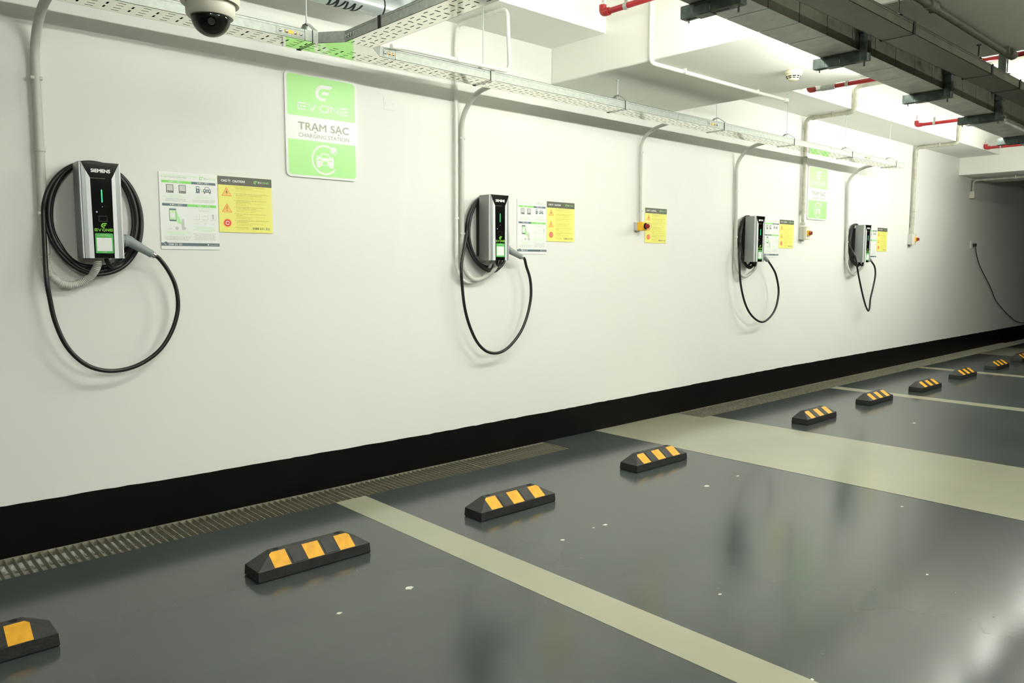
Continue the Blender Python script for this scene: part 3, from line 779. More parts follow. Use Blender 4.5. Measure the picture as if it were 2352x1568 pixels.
# ------------------------------------------------------------------ conduits on the wall
def clip(mb_parent, p, axis, r, m='pvc_white'):
    x, y, z = p
    mb = MB()
    if axis == 'z': mb.bbox(x-r-.006, x+r+.006, y-r*.9, -.001, z-.008, z+.008, b=.003, seg=1)
    elif axis == 'yc': mb.bbox(x-r-.006, x+r+.006, y-.008, y+.008, z-r*.9, z+r+.012, b=.003, seg=1)
    elif axis == 'xc': mb.bbox(x-.008, x+.008, y-r-.006, y+r+.006, z-r*.9, z+r+.010, b=.003, seg=1)
    mb.build('clip', m, mb_parent)
def flex(path, r, parent, m='pvc_grey', pitch=.0085):
    pts = crom(path, 24)
    # resample evenly
    L = [0]
    for a, b_ in zip(pts, pts[1:]): L.append(L[-1]+(b_-a).length)
    n = int(L[-1]/(pitch/4)); q = []; j = 0
    for i in range(n+1):
        s = L[-1]*i/n
        while j < len(L)-2 and L[j+1] < s: j += 1
        tt = (s-L[j])/max(1e-9, L[j+1]-L[j]); q.append(pts[j].lerp(pts[j+1], tt))
    rr = [r*(1.0, .93, .86, .93)[i % 4] for i in range(n+1)]
    return MB().ring_tube(q, rr, 14).build('flexible_hose', m, parent, 80)
def conduit(label, path, r, fr, m='pvc_grey', clips=(), hose=None, couplings=(), hr=None, cat='conduit'):
    t = thing('conduit', path[-1], label, cat, 'surface conduits')
    o = Vector(path[-1])
    pp = [Vector(p)-o for p in path]
    MB().ring_tube(fillet(pp, fr, 8), r, 14).build('pipe', m, t, 60)
    for p, ax in clips: clip(t, Vector(p)-o, ax, r, m)
    for a, b_ in couplings:
        MB().cyl(Vector(a)-o, Vector(b_)-o, r*1.22, 14).build('coupling', m, t, 50)
    if hose: flex([Vector(p)-o for p in hose], hr or r*.95, t, m)
    return t
WY = -.026
conduit('thick grey conduit at the far left running down to the nearest charger', [(.838,-.3325,2.486),(.838,-.16,2.462),(.832,WY,2.34),(.826,WY,1.405)], .0195, .11,
        clips=(((.831,WY,2.19),'z'),((.828,WY,1.585),'z')), hose=[(.826,WY,1.41),(.826,-.032,1.366),(.836,-.045,1.316),(.864,-.05,1.276),(.909,-.052,1.255),(.961,-.055,1.266),(1.0,-.075,1.297),(1.022,-.110,1.345),(1.024,-.120,1.385)], hr=.0185,
        couplings=(((.830,WY,1.885),(.830,WY,1.865)),))
conduit('grey conduit bending out of the tray down to the second charger', [(3.30,-.3325,2.486),(3.30,-.16,2.462),(3.296,WY,2.33),(3.292,WY,1.43)], .0165, .11,
        clips=(((3.295,WY,2.19),'z'),((3.292,WY,1.56),'z')), hose=[(3.292,WY,1.44),(3.293,-.034,1.36),(3.315,-.05,1.292),(3.363,-.055,1.253),(3.433,-.058,1.255),(3.492,-.07,1.285),(3.525,-.10,1.33),(3.53,-.115,1.385)], hr=.0165)
conduit('thin white conduit looping over the tray and down beside the second charger', [(2.40,-.545,2.515),(2.50,-.522,2.530),(3.278,-.522,2.530),(3.278,-.50,2.912),(3.262,WY,2.912),(3.250,WY,2.80),(3.244,WY,1.40)], .0125, .055, 'pvc_white',
        clips=(((3.250,WY,2.76),'z'),((3.246,WY,1.66),'z')), couplings=(((2.86,-.522,2.530),(2.90,-.522,2.530)),((3.272,-.34,2.912),(3.274,-.41,2.912))),
        hose=[(3.244,WY,1.41),(3.246,-.03,1.33),(3.275,-.035,1.262),(3.34,-.035,1.232),(3.42,-.036,1.240),(3.49,-.05,1.29),(3.51,-.09,1.385)], hr=.0105)
conduit('thin grey conduit running down to the emergency stop button', [(5.20,-.3325,2.486),(5.20,-.16,2.462),(5.193,WY-.01,2.38),(5.197,WY-.01,1.705)], .0135, .10,
        clips=(((5.193,WY-.01,2.28),'z'),((5.196,WY-.01,1.80),'z')))
conduit('grey conduit bending out of the tray down to the third charger', [(6.68,-.3325,2.486),(6.68,-.16,2.462),(6.672,WY,2.34),(6.697,WY,1.42)], .0165, .11,
        clips=(((6.680,WY,2.06),'z'),((6.692,WY,1.62),'z')), hose=[(6.697,WY,1.43),(6.705,-.04,1.322),(6.750,-.055,1.258),(6.824,-.06,1.236),(6.900,-.07,1.265),(6.930,-.105,1.317),(6.925,-.115,1.385)], hr=.016,
        couplings=(((6.694,WY,1.54),(6.697,WY,1.42)),))
conduit('grey conduit near the end of the tray, down to the farthest charger', [(9.075,-.3325,2.486),(9.075,-.16,2.462),(9.066,WY,2.34),(9.115,WY,1.43)], .0165, .11,
        clips=(((9.083,WY,2.06),'z'),((9.105,WY,1.62),'z')), hose=[(9.115,WY,1.44),(9.120,-.04,1.331),(9.165,-.055,1.259),(9.243,-.06,1.233),(9.315,-.07,1.263),(9.36,-.105,1.315),(9.365,-.115,1.385)], hr=.016,
        couplings=(((9.108,WY,1.56),(9.115,WY,1.43)),))
def stepped(label, xw, zend, hosez):
    r = .021
    path = [(xw+.0,-2.9,3.150),(xw,-.552,3.150),(xw,-.552,2.902),(xw,-.036,2.902),(xw,-.036,zend)]
    t = conduit(label, path, r, .06, 'pvc_dirty', clips=(((xw,-.33,2.902),'yc'),((xw,-.036,2.50),'z'),((xw,-.036,2.06),'z'),((xw,-1.0,3.150),'yc')),
        couplings=(((xw,-.60,3.150),(xw,-.635,3.150)),((xw,-.552,3.08),(xw,-.552,3.045)),((xw,-.552,2.98),(xw,-.552,2.955)),((xw,-.50,2.902),(xw,-.46,2.902)),((xw,-.14,2.902),(xw,-.10,2.902)),((xw,-.036,2.83),(xw,-.036,2.79)),((xw,-.036,zend+.03),(xw,-.036,zend-.01))),
        hose=[(xw,-.036,zend),(xw,-.038,(zend+hosez)/2),(xw,-.040,hosez)], hr=.0175)
    MB().cyl((0,-.004,hosez-zend+.025),(0,-.004,hosez-zend-.004), .024, 14).build('gland', 'pvc_dirty', t, 50)
    return t
stepped('dirty grey conduit stepping down the beam beside the far green sign', 7.995, 1.905, 1.778)
stepped('pale dirty conduit stepping down the beam right of the farthest charger', 11.03, 1.875, 1.760)

# ------------------------------------------------------------------ switch boxes, emergency stop, outlet
def isolator(x, label):
    t = thing('isolator_switch', (x, 0, 1.622), label, 'switch', 'rotary isolator switches')
    MB().bbox(0, .092, -.050, -.0005, 0, .143, b=.004).build('back_box', 'plastic_grey', t)
    MB().bbox(.001, .091, -.086, -.051, .001, .142, b=.005).build('cover', 'plastic_cream', t)
    MB().bbox(.020, .072, -.104, -.0862, .042, .098, b=.002, seg=1).build('yellow_plate', 'plastic_yellow', t)
    k = MB().lathe([(.0235, -.1042), (.0235, -.114), (.018, -.118), (.0001, -.118)], (.046, 0, .070), 20, 'y').build('rotary_knob', 'knob_red', t, 40)
    MB().bbox(.0405, .0515, -.136, -.1182, .052, .088, b=.003, seg=1).build('grip', 'knob_red', k)
    for a in (.012, .131): MB().lathe([(.005, -.0862), (.005, -.0875), (.0001, -.0878)], (.046 if False else .012, 0, a), 10, 'y').build('cover_screw', 'plastic_grey', t)
    MB().cyl((.046, -.030, .001), (.046, -.030, -.016), .013, 12).build('bottom_gland', 'plastic_grey', t)
    return t
isolator(7.985, 'grey rotary isolator switch below the far green sign')
isolator(10.985, 'pale rotary isolator switch at the right, past the last yellow poster')

t = thing('emergency_stop', (5.157, 0, 1.635), 'yellow emergency stop box with red button beside lone yellow poster', 'switch')
MB().bbox(0, .072, -.036, -.0005, 0, .072, b=.003).build('back_box', 'plastic_grey', t)
MB().bbox(.0005, .0715, -.086, -.0362, .0005, .0715, b=.004).build('yellow_cover', 'plastic_yellow', t)
MB().lathe([(.031, -.0862), (.031, -.096), (.027, -.098), (.0001, -.098)], (.036, 0, .036), 24, 'y').build('yellow_collar', 'plastic_yellow', t, 40)
MB().lathe([(.010, -.0982), (.010, -.110), (.020, -.113), (.0205, -.124), (.016, -.130), (.0001, -.132)], (.036, 0, .036), 24, 'y').build('red_button', 'plastic_red', t, 50)
g = MB().lathe([(.0285, -.0985), (.0285, -.132), (.024, -.140), (.0001, -.141), (.0001, -.1395), (.0232, -.1385), (.027, -.1315), (.027, -.0985)], (.036, 0, .036), 24, 'y')
g.build('clear_guard', 'clear_guard', t, 50)
MB().cyl((.036, -.020, .0), (.036, -.020, -.012), .010, 12).build('bottom_gland', 'plastic_grey', t)

t = thing('cover_plate', (2.703, 0, 2.304), 'small white blank cover plate on the wall right of the near green sign', 'plate')
MB().bbox(0, .076, -.0022, -.0005, 0, .076, b=.0008, seg=1).build('plate', 'wall_paint', t)
for a in (.010, .066): MB().lathe([(.0018, -.0023), (.0018, -.0030), (.0001, -.0032)], (a, 0, .038), 10, 'y').build('screw', 'print_grey', t)

t = thing('wall_outlet', (13.47, 0, 1.610), 'white wall outlet with black plug and trailing cord at far right', 'outlet')
MB().bbox(0, .095, -.010, -.0005, 0, .115, b=.003, seg=1).build('face_plate', 'pvc_white', t)
t = thing('plug_cord', (13.575, -.012, 1.66), 'thin black cord with plug sagging along the dark wall at far right', 'cord')
MB().bbox(-.022, .030, -.045, .0, -.025, .025, b=.006).build('plug', 'matt_black', t)
pts = [(.02,-.03,-.02),(.07,-.025,-.09),(.18,-.018,-.20),(.35,-.016,-.34),(.70,-.014,-.54),(.97,-.014,-.70),(1.25,-.014,-.90),(1.73,-.014,-1.09),(2.1,-.014,-1.21),(2.53,-.014,-1.325),(3.13,-.014,-1.37),(4.0,-.014,-1.30),(5.0,-.014,-1.2)]
MB().ring_tube(crom(pts, 5), .0065, 8).build('cord', 'cable_black', t, 60)
t = thing('junction_box', (13.35, 0, 2.37), 'small pale junction box under the far beam with conduit along it', 'box')
MB().bbox(-.045, .045, -.070, -.0005, 0, .105, b=.005).build('box', 'plastic_cream', t)
MB().ring_tube(fillet([(0,-.036,.10),(0,-.036,.272),(.0,-3.0,.272)], .05, 6), .0165, 12).build('pipe', 'pvc_dirty', t, 60)
for y in (-.6, -1.5): clip(t, (0, y, .272), 'yc', .0165, 'pvc_white')

# ------------------------------------------------------------------ cable tray along the wall
ZT, YC, HW, TH = 2.462, -.419, .085, .054
PER = .1025
XE = [0, .009, .040, .071]
YEDG = [-.085, -.059, -.0525, -.043, -.0235, -.017, -.012, .012, .017, .0235, .043, .0525, .059, .085]
def hole(i, y):
    if i == 0: return .012 < abs(y) < .043
    if i == 2: return .0525 < abs(y) < .059 or .017 < abs(y) < .0235
    return False
def slot_plate(L, ph=0.0):
    xs = [0.0]; kinds = []
    k = int(ph/PER)
    x = -ph
    while x < L:
        for i in range(4):
            a = x + XE[i]; b_ = x + (XE[i+1] if i < 3 else PER)
            a = max(a, 0); b_ = min(b_, L)
            if b_ - a > 1e-6: xs.append(b_); kinds.append(i)
        x += PER
    vs = []; fs = []; ny = len(YEDG)
    for x in xs:
        for y in YEDG: vs.append((x, y, 0))
    for i in range(len(xs)-1):
        for j in range(ny-1):
            if hole(kinds[i], (YEDG[j]+YEDG[j+1])/2): continue
            fs.append((i*ny+j, (i+1)*ny+j, (i+1)*ny+j+1, i*ny+j+1))
    return vs, fs
def solidify(o, th):
    md = o.modifiers.new('thickness', 'SOLIDIFY'); md.thickness = th; md.offset = 1
def tray_section(x0, x1, label, coup=None, near=True):
    t = thing('cable_tray', (x0, YC, ZT), label, 'cable tray', 'galvanised cable tray sections')
    L = x1 - x0
    mb = MB(); mb.add(*slot_plate(L, x0 % PER)); o = mb.build('slotted_base', 'galv_mirror', t, fix=False); solidify(o, .0015)
    sd = ((-1, near), (1, True))
    for s, on in sd:
        if not on: continue
        y = s*HW
        mb = MB(); mb.box(0, L, min(y, y-s*.0018), max(y, y-s*.0018), 0, TH); mb.box(0, L, min(y, y-s*.014), max(y, y-s*.014), TH-.0018, TH)
        mb.build('side_rail', 'galv', t)
        if s < 0: MB().box(0, L, y-.0006, y, TH-.0125, TH-.0115).build('rail_crease', 'strut_metal', t)
    MB().box(.001, L-.001, -HW+.003, HW-.003, TH+.0005, TH+.002).build('lid', 'galv', t)  # unseen lid added to keep the tray inside dark
    for k in range(5): MB().cyl((.002, -.064+.032*k, .0185), (L-.002, -.064+.032*k, .0185), .0158, 10).build('cable_liner', 'cable_black', t, 60)  # black tubes added above the base so the slots look dark
    if coup:
        xc = coup - x0; y = -HW
        MB().box(xc-.075, xc+.075, y-.0022, y-.0006, .008, TH-.014).build('coupler_plate', 'galv', t)
        st = MB().bbox(xc-.032, xc+.034, y-.0045, y-.0023, .017, .033, b=.001, seg=1).build('earth_strap', 'brass_strap', t)
        for a in (-.055, -.022, .022, .055):
            MB().lathe([(.0085, -.0001), (.0085, -.0035), (.005, -.0062), (.0001, -.0068)], (xc+a, y-.0023, .025), 12, 'y').build('bolt', 'bolt_metal', t, 50)
    return t
tray_section(-4.0, 1.915, 'left tray section along the wall, passing behind the dome camera', 1.84)
# tee section
tx0, tx1 = 1.918, 2.452
t = thing('cable_tray_tee', (tx0, YC, ZT), 'tee piece of cable tray with slanted corner plate by the near hanger', 'cable tray')
L = tx1-tx0
bx0, bx1 = 2.078-tx0, 2.240-tx0       # branch edges
ya, yb = -HW, -HW-.112
mb = MB(); mb.add(*slot_plate(L, tx0 % PER)); o = mb.build('slotted_base', 'galv_mirror', t, fix=False); solidify(o, .0015)
mb = MB(); mb.add([(1.990-tx0, ya, 0), (2.352-tx0, ya, 0), (bx1, yb, 0), (bx0, yb, 0)], [(0, 3, 2, 1)][::1]); o = mb.build('throat_plate', 'galv_mirror', t)
solidify(o, .0015)
MB().box(0, L, HW-.0018, HW, 0, TH).build('side_rail', 'galv', t)
MB().box(0, 1.990-tx0, -HW, -HW+.0018, 0, TH).build('side_rail', 'galv', t)
MB().box(2.352-tx0, L, -HW, -HW+.0018, 0, TH).build('side_rail', 'galv', t)
for pa, pb in (((1.990-tx0, ya), (bx0, yb)), ((2.352-tx0, ya), (bx1, yb))):
    d = Vector((pb[0]-pa[0], pb[1]-pa[1])); n_ = Vector((-d.y, d.x)).normalized()*.0018
    MB().prism([(pa[0], pa[1]), (pb[0], pb[1]), (pb[0]+n_.x, pb[1]+n_.y), (pa[0]+n_.x, pa[1]+n_.y)], 0, TH, 'z').build('corner_plate', 'galv', t)
MB().prism([(.002, HW-.003), (L-.002, HW-.003), (L-.002, -HW+.003), (2.350-tx0, ya+.003), (bx1-.002, yb), (bx0+.002, yb), (1.992-tx0, ya+.003), (.002, -HW+.003)], TH+.0005, TH+.002, 'z').build('lid', 'galv', t)
for k in range(5): MB().cyl((.002, -.064+.032*k, .0185), (L-.002, -.064+.032*k, .0185), .0158, 10).build('cable_liner', 'cable_black', t, 60)  # same added tubes, darkening the tee slots
y = -HW; xc = 2.425-tx0
MB().box(xc-.05, L, y-.0022, y-.0006, .008, TH-.012).build('coupler_plate', 'galv', t)
MB().bbox(xc-.022, L-.002, y-.0045, y-.0023, .017, .033, b=.001, seg=1).build('earth_strap', 'brass_strap', t)
for a in (-.04, -.012, .012): MB().lathe([(.0085, -.0001), (.0085, -.0035), (.005, -.0062), (.0001, -.0068)], (xc+a, y-.0023, .025), 12, 'y').build('bolt', 'bolt_metal', t, 50)
# branch towards the aisle
t = thing('cable_tray', ((2.078+2.240)/2, YC+yb-.002, ZT), 'tray branch leaving the tee toward the camera, out of the top edge', 'cable tray', 'galvanised cable tray sections', rz=-PI/2)
L = 1.25
k = (2.240-2.078)/(2*HW)
v_, f_ = slot_plate(L, .03)
mb = MB(); mb.add([(a, b_*k, c) for a, b_, c in v_], f_); o = mb.build('slotted_base', 'galv_mirror', t, fix=False); solidify(o, .0015)
hw = HW*k
for s in (-1, 1):
    y = s*hw; mb = MB(); mb.box(0, L, min(y, y-s*.0018), max(y, y-s*.0018), 0, TH); mb.box(0, L, min(y, y-s*.012), max(y, y-s*.012), TH-.0018, TH); mb.build('side_rail', 'galv', t)
    if s < 0: MB().box(0, L, y-.0006, y, TH-.0125, TH-.0115).build('rail_crease', 'strut_metal', t)
MB().box(.001, L-.001, -hw+.003, hw-.003, TH+.0005, TH+.002).build('lid', 'galv', t)
for k in range(5): MB().cyl((.002, -.060+.030*k, .0185), (L-.002, -.060+.030*k, .0185), .0148, 10).build('cable_liner', 'cable_black', t, 60)  # added black tubes darken the branch slots
for a in (-.0, .022, .046, .072): MB().lathe([(.0085, -.0001), (.0085, -.0035), (.005, -.0062), (.0001, -.0068)], (a+.012, -hw-.0006, .025), 12, 'y').build('bolt', 'bolt_metal', t, 50)
MB().box(.30, .325, -hw-.003, -hw-.0006, -.002, TH+.004).build('strap', 'black_line', t)
tray_section(2.455, 5.05, 'middle tray section right of the tee with white conduit resting on it')
tray_section(5.053, 7.60, 'tray section along the wall passing under the wide cross beam', 5.52)
tray_section(7.603, 9.452, 'last tray section, ending in the open above the farthest charger', 8.45)

def tray_hanger(x, zt, yc, ztop, label, hw=HW, name='tray_hanger', th=TH, grp='threaded rod tray hangers', ms='galv', mr='zinc'):
    t = thing(name, (x, yc, zt), label, 'hanger', grp)
    w = .013; ap = .105
    for s in (-1, 1):
        y = s*(hw+.0022)
        mb = MB(); mb.box(-w, w, min(y, y+s*.002), max(y, y+s*.002), -.0045, th+.004)
        mb.add([(-w, y, th+.004), (w, y, th+.004), (w, s*.016, ap), (-w, s*.016, ap), (-w, y+s*.002, th+.004), (w, y+s*.002, th+.004), (w, s*.016, ap+.003), (-w, s*.016, ap+.003)], [(0,1,2,3),(7,6,5,4),(0,4,5,1),(1,5,6,2),(2,6,7,3),(3,7,4,0)])
        mb.build('strap_arm', ms, t)
    MB().box(-w, w, -.018, .018, ap, ap+.003).build('strap_top', ms, t)
    MB().box(-.0018, .0018, -hw-.003, hw-.002, -.0045, -.0022).build('base_strap', 'black_line', t)
    MB().box(-w-.003, -w, -hw-.0045, -hw-.0022, -.0045, th+.003).build('shadow_strip', 'black_line', t)  # solid black strip painted in as shade along the strap edge
    MB().cyl((0, 0, ap-.028), (0, 0, ztop-zt), .0042, 8).build('rod', mr, t, 60)
    for z in (ap-.008, ap+.003): MB().cyl((0, 0, z), (0, 0, z+.007), .0085, 6).build('nut', 'bolt_metal', t)
    MB().cyl((0, 0, ztop-zt-.006), (0, 0, ztop-zt), .014, 12).build('anchor', mr, t)
hl = ['tray hanger with threaded rod beside the tee, left of the near green sign', 'tray hanger framed by the white looping conduit', 'tray hanger with short rod under the wide cross beam',
      'tray hanger just right of the wide cross beam', 'tray hanger just left of the stepped dirty conduit', 'tray hanger right of the far green sign', 'last tray hanger at the open end of the tray']
for (x, zt_), lb in zip(((1.972, ZE), (3.153, ZE), (4.425, ZB), (5.705, ZE), (6.880, ZE), (8.105, ZE), (9.225, ZE)), hl):
    tray_hanger(x, ZT, YC, zt_, lb)

# ------------------------------------------------------------------ waste-water pipe above the tray
t = thing('drain_pipe', (2.0, -.35, 2.775), 'silver pipe with black ww marking above the tray near the tee', 'pipe')
MB().cyl((-6.0, 0, 0), (.452, 0, 0), .055, 28).build('pipe', 'pipe_silver', t, 60)
MB().ring_tube([(.455+.004*math.cos(0), 0, 0), (.462, 0, 0)], .0566, 28).build('joint_ring', 'print_dark', t, 60)
MB().ring_tube(fillet([(.463, 0, 0), (.60, 0, 0), (.62, .0, .095)], .06, 8), .0555, 24).build('elbow', 'pipe_silver', t, 60)
# "ww" painted on the lower front of the pipe, wrapped to its curve
for x0 in (.112, .212):
    mb = MB(); K = 8; th = .013
    for (ua, ta), (ub, tb) in (((0, 1), (.022, 0)), ((.022, 0), (.044, 1)), ((.044, 1), (.066, 0)), ((.066, 0), (.088, 1))):
        vs = []
        for j in range(K+1):
            f = j/K; u = ua+(ub-ua)*f; ang = math.radians(-112 + 78*(ta+(tb-ta)*f))
            sl = .018*(ta+(tb-ta)*f)
            for w in (-th/2, th/2): vs.append((x0+u+w+sl, -math.cos(ang)*.0560, math.sin(ang)*.0560))
        mb.add(vs, [(2*j, 2*j+1, 2*j+3, 2*j+2) for j in range(K)])
    mb.build('marking', 'black_line', t, fix=False)
t = thing('pipe_valve', (2.72, -.40, 2.79), 'small metal fitting with bolts beside the end of the silver pipe', 'fitting')
MB().lathe([(.018, -.04), (.018, -.01), (.030, -.008), (.030, .012), (.015, .014), (.015, .05)], (0, 0, 0), 16, 'x').build('flange', 'pvc_dirty', t, 40)
for a in range(4): MB().cyl((-.012, .023*math.cos(a*PI/2+.7), .023*math.sin(a*PI/2+.7)), (.018, .023*math.cos(a*PI/2+.7), .023*math.sin(a*PI/2+.7)), .005, 6).build('bolt', 'bolt_metal', t)
MB().ring_tube(fillet([(0, 0, .0), (0, .0, .145)], .02), .010, 10).build('stem', 'pvc_dirty', t, 60)

# ------------------------------------------------------------------ dome camera
t = thing('dome_camera', (1.112, -1.345, 2.215), 'white dome security camera with dark bubble hanging at upper left', 'camera')
prof = []
for j in range(13):
    a = math.radians(-90 + 90*j/12); prof.append((max(.0001, .066*math.cos(a)), .066*math.sin(a)))
MB().lathe(prof + [(.066, .004)], (0, 0, 0), 40).build('dome_bubble', 'dome_glass', t, 60)
prof = [(max(.0001, .054*math.cos(math.radians(-90+90*j/10))), -.002 + .052*math.sin(math.radians(-90+90*j/10))) for j in range(11)]
core = MB().lathe(prof, (0, 0, .004), 32).build('dark_liner', 'dome_dark', t, 60)
d = Vector((-.33, -.90, -.28)).normalized(); c0 = Vector((0, 0, -.012)) + d*.046
lens = MB().cyl(c0, c0 + d*.012, .017, 20).build('lens_barrel', 'gloss_black', t, 50)
MB().cyl(c0 + d*.0121, c0 + d*.0135, .012, 20).build('lens_ring', 'strut_metal', lens, 50)
MB().lathe([(.0665, -.002), (.075, -.002), (.0815, .006), (.083, .040), (.081, .048), (.0001, .048)], (0, 0, .0), 48).build('housing', 'dome_shell', t, 40)
MB().lathe([(.0845, .050), (.096, .042), (.0985, .046), (.0985, .085), (.090, .095), (.0001, .095)], (0, 0, 0), 48).build('mount_ring', 'dome_shell', t, 40)
MB().cyl((0, 0, .095), (0, 0, ZS-2.215), .022, 16).build('pendant_pole', 'dome_shell', t, 60)

# ------------------------------------------------------------------ sprinkler pipes
def sprinkler(x, y0, z, label, rod=True, valve=False):
    t = thing('sprinkler_pipe', (x, y0, z), label, 'pipe', 'red sprinkler branch pipes')
    r = .0185
    MB().cyl((0, -.03, 0), (0, -5.0-y0, 0), r, 16).build('pipe', 'red_pipe', t, 60)
    MB().ring_tube(fillet([(0, -.055, 0), (0, 0, 0), (0, 0, .048)], .030, 8), r*1.32, 16).build('elbow', 'red_pipe', t, 60)
    if valve:
        MB().cyl((0, -.075, 0), (0, -.115, 0), r*1.25, 14).build('union', 'bolt_metal', t, 50)
        MB().cyl((0, -.118, 0), (0, -.245, 0), r*1.45, 14).build('flow_valve', 'galv', t, 50)
    h = MB().cyl((0, 0, .048), (0, 0, .062), .011, 10).build('sprinkler_head', 'chrome', t, 50)
    mb = MB()
    for s in (-1, 1): mb.ring_tube([(s*.010, 0, .062), (s*.012, 0, .080), (s*.003, 0, .100)], .0022, 6)
    mb.build('frame_arm', 'chrome', h); MB().lathe([(.0001, .100), (.017, .101), (.018, .103), (.0001, .104)], (0, 0, 0), 16).build('deflector', 'chrome', h)
    MB().cyl((0, 0, .063), (0, 0, .098), .002, 6).build('glass_bulb', 'red_pipe', h)
    yc = -.19 if not valve else -.35
    MB().lathe([(r*1.02, yc-.013), (r*1.22, yc-.013), (r*1.22, yc+.013), (r*1.02, yc+.013)], (0, 0, 0), 16, 'y').build('clamp', 'galv', t, 40)
    MB().bbox(-.004, .004, yc-.012, yc+.012, r*1.15, r*1.15+.045, b=.001, seg=1).build('clamp_neck', 'galv', t)
    if rod: MB().cyl((0, yc, r*1.15+.035), (0, yc, ZS-z), .0042, 8).build('rod', 'zinc', t, 60)
    return t
sprinkler(3.872, -.752, 2.95, 'bright red sprinkler pipe at top centre with upright sprinkler head')
sprinkler(6.945, -.591, 2.95, 'red sprinkler pipe with metal valve piece just behind the wide cross beam', True, True)
sprinkler(9.560, -.572, 2.95, 'dark red sprinkler pipe between the two stepped conduits')
sprinkler(12.10, -.542, 2.95, 'red sprinkler pipe at the far right edge in front of the far beam')

# ------------------------------------------------------------------ things on the wide cross beam
t = thing('smoke_detector', (5.113, -1.405, ZB), 'cream smoke detector on the underside of the wide cross beam', 'detector')
MB().lathe([(.058, -.001), (.060, -.006), (.059, -.022), (.052, -.026), (.0001, -.026)], (0, 0, 0), 32).build('base', 'detector', t, 40)
MB().lathe([(.050, -.0262), (.050, -.034), (.034, -.062), (.026, -.066), (.0001, -.067)], (0, 0, 0), 32).build('cap', 'detector', t, 30)
for k_ in range(10):
    a = 2*PI*k_/10; mb = MB()
    for z0, z1, r0, r1 in ((-.037, -.044, .0498, .0455), (-.048, -.054, .0433, .0398)):
        pts = []
        for da in (-.24, .24):
            for z, r in ((z0, r0), (z1, r1)): pts.append(((r+.0012)*math.cos(a+da), (r+.0012)*math.sin(a+da), z))
        mb.add(pts, [(0, 1, 3, 2)])
    mb.build('vent_slot', 'hole_black', t)

t = thing('conduit', (4.15, -.92, ZB-.018), 'white conduit turning under the wide cross beam toward its right edge', 'conduit', 'surface conduits')
MB().ring_tube(fillet([(.006, 0, .52), (.006, 0, 0), (1.70, -.02, 0)], .05, 8), .0135, 14).build('pipe', 'pvc_white', t, 60)
MB().cyl((1.70, -.02, 0), (1.745, -.02, 0), .019, 14).build('end_cap', 'pvc_white', t, 50)
for a in (.36, 1.30): clip(t, (a, -.01, 0), 'xc', .0135, 'pvc_white')
t = thing('conduit', (4.20, -2.585, ZB-.032), 'thick dusty pipe under the beam at the upper right behind the trunking', 'conduit', 'surface conduits')
MB().cyl((-.25, 0, 0), (1.47, .018, 0), .018, 16).build('pipe', 'pipe_dark', t, 60)
for a in (.02, 1.34): MB().cyl((a, 0, 0), (a+.09, 0, 0), .026, 16).build('coupling', 'pipe_dark', t, 50)
for a in (.13, 1.30): clip(t, (a, .01, 0), 'xc', .018, 'pipe_dark')

# ------------------------------------------------------------------ dark trunking below the beams
ZD = 2.50
t = thing('trunking', (2.2, -2.168, ZD), 'long dark metal trunking crossing the upper right on strut brackets', 'trunking', rz=math.radians(1.15))
DW, DH = .106, .160
LT = 9.0; pitch = .2985
LT = 10.6
n = int(LT/pitch)
under = MB(); 
pan = None; und = None
for i in range(n):
    x0 = i*pitch - .12
    if pan is None:
        o = MB().box(0, pitch-.006, -DW, -DW+.003, 0, DH).build('side_panel', 'galv_shaded', t); pan = o.data
        o2 = MB().box(0, pitch-.006, -DW, DW, -.002, 0).build('base_panel', 'galv_under', t); und = o2.data
        o3 = MB().box(0, pitch-.004, DW-.003, DW, 0, DH).build('side_panel', 'galv_shaded', t); pan2 = o3.data
    else:
        o = bpy.data.objects.new('side_panel', pan); o2 = bpy.data.objects.new('base_panel', und); o3 = bpy.data.objects.new('side_panel', pan2)
        for q in (o, o2, o3): COL.objects.link(q); q.parent = t
    for q in (o, o2, o3): q.location = (x0, 0, 0)
MB().box(-.12, LT-.12, -DW+.004, DW-.004, .0005, DH-.001).build('core', 'black_line', t)
MB().box(-.12, LT-.12, -DW, DW, DH, DH+.002).build('lid', 'galv_shaded', t)
cx = 6.90-2.2
mb = MB().box(cx, cx+.06, -DW-.02, DW+.035, -.045, .0).box(cx, cx+.004, -DW-.02, DW+.035, -.045, .04)
mb.build('transition_collar', 'galv_under', t)
MB().box(cx+.06, LT-.12, -DW, DW, -.045, -.003).build('deep_base', 'galv_under', t)

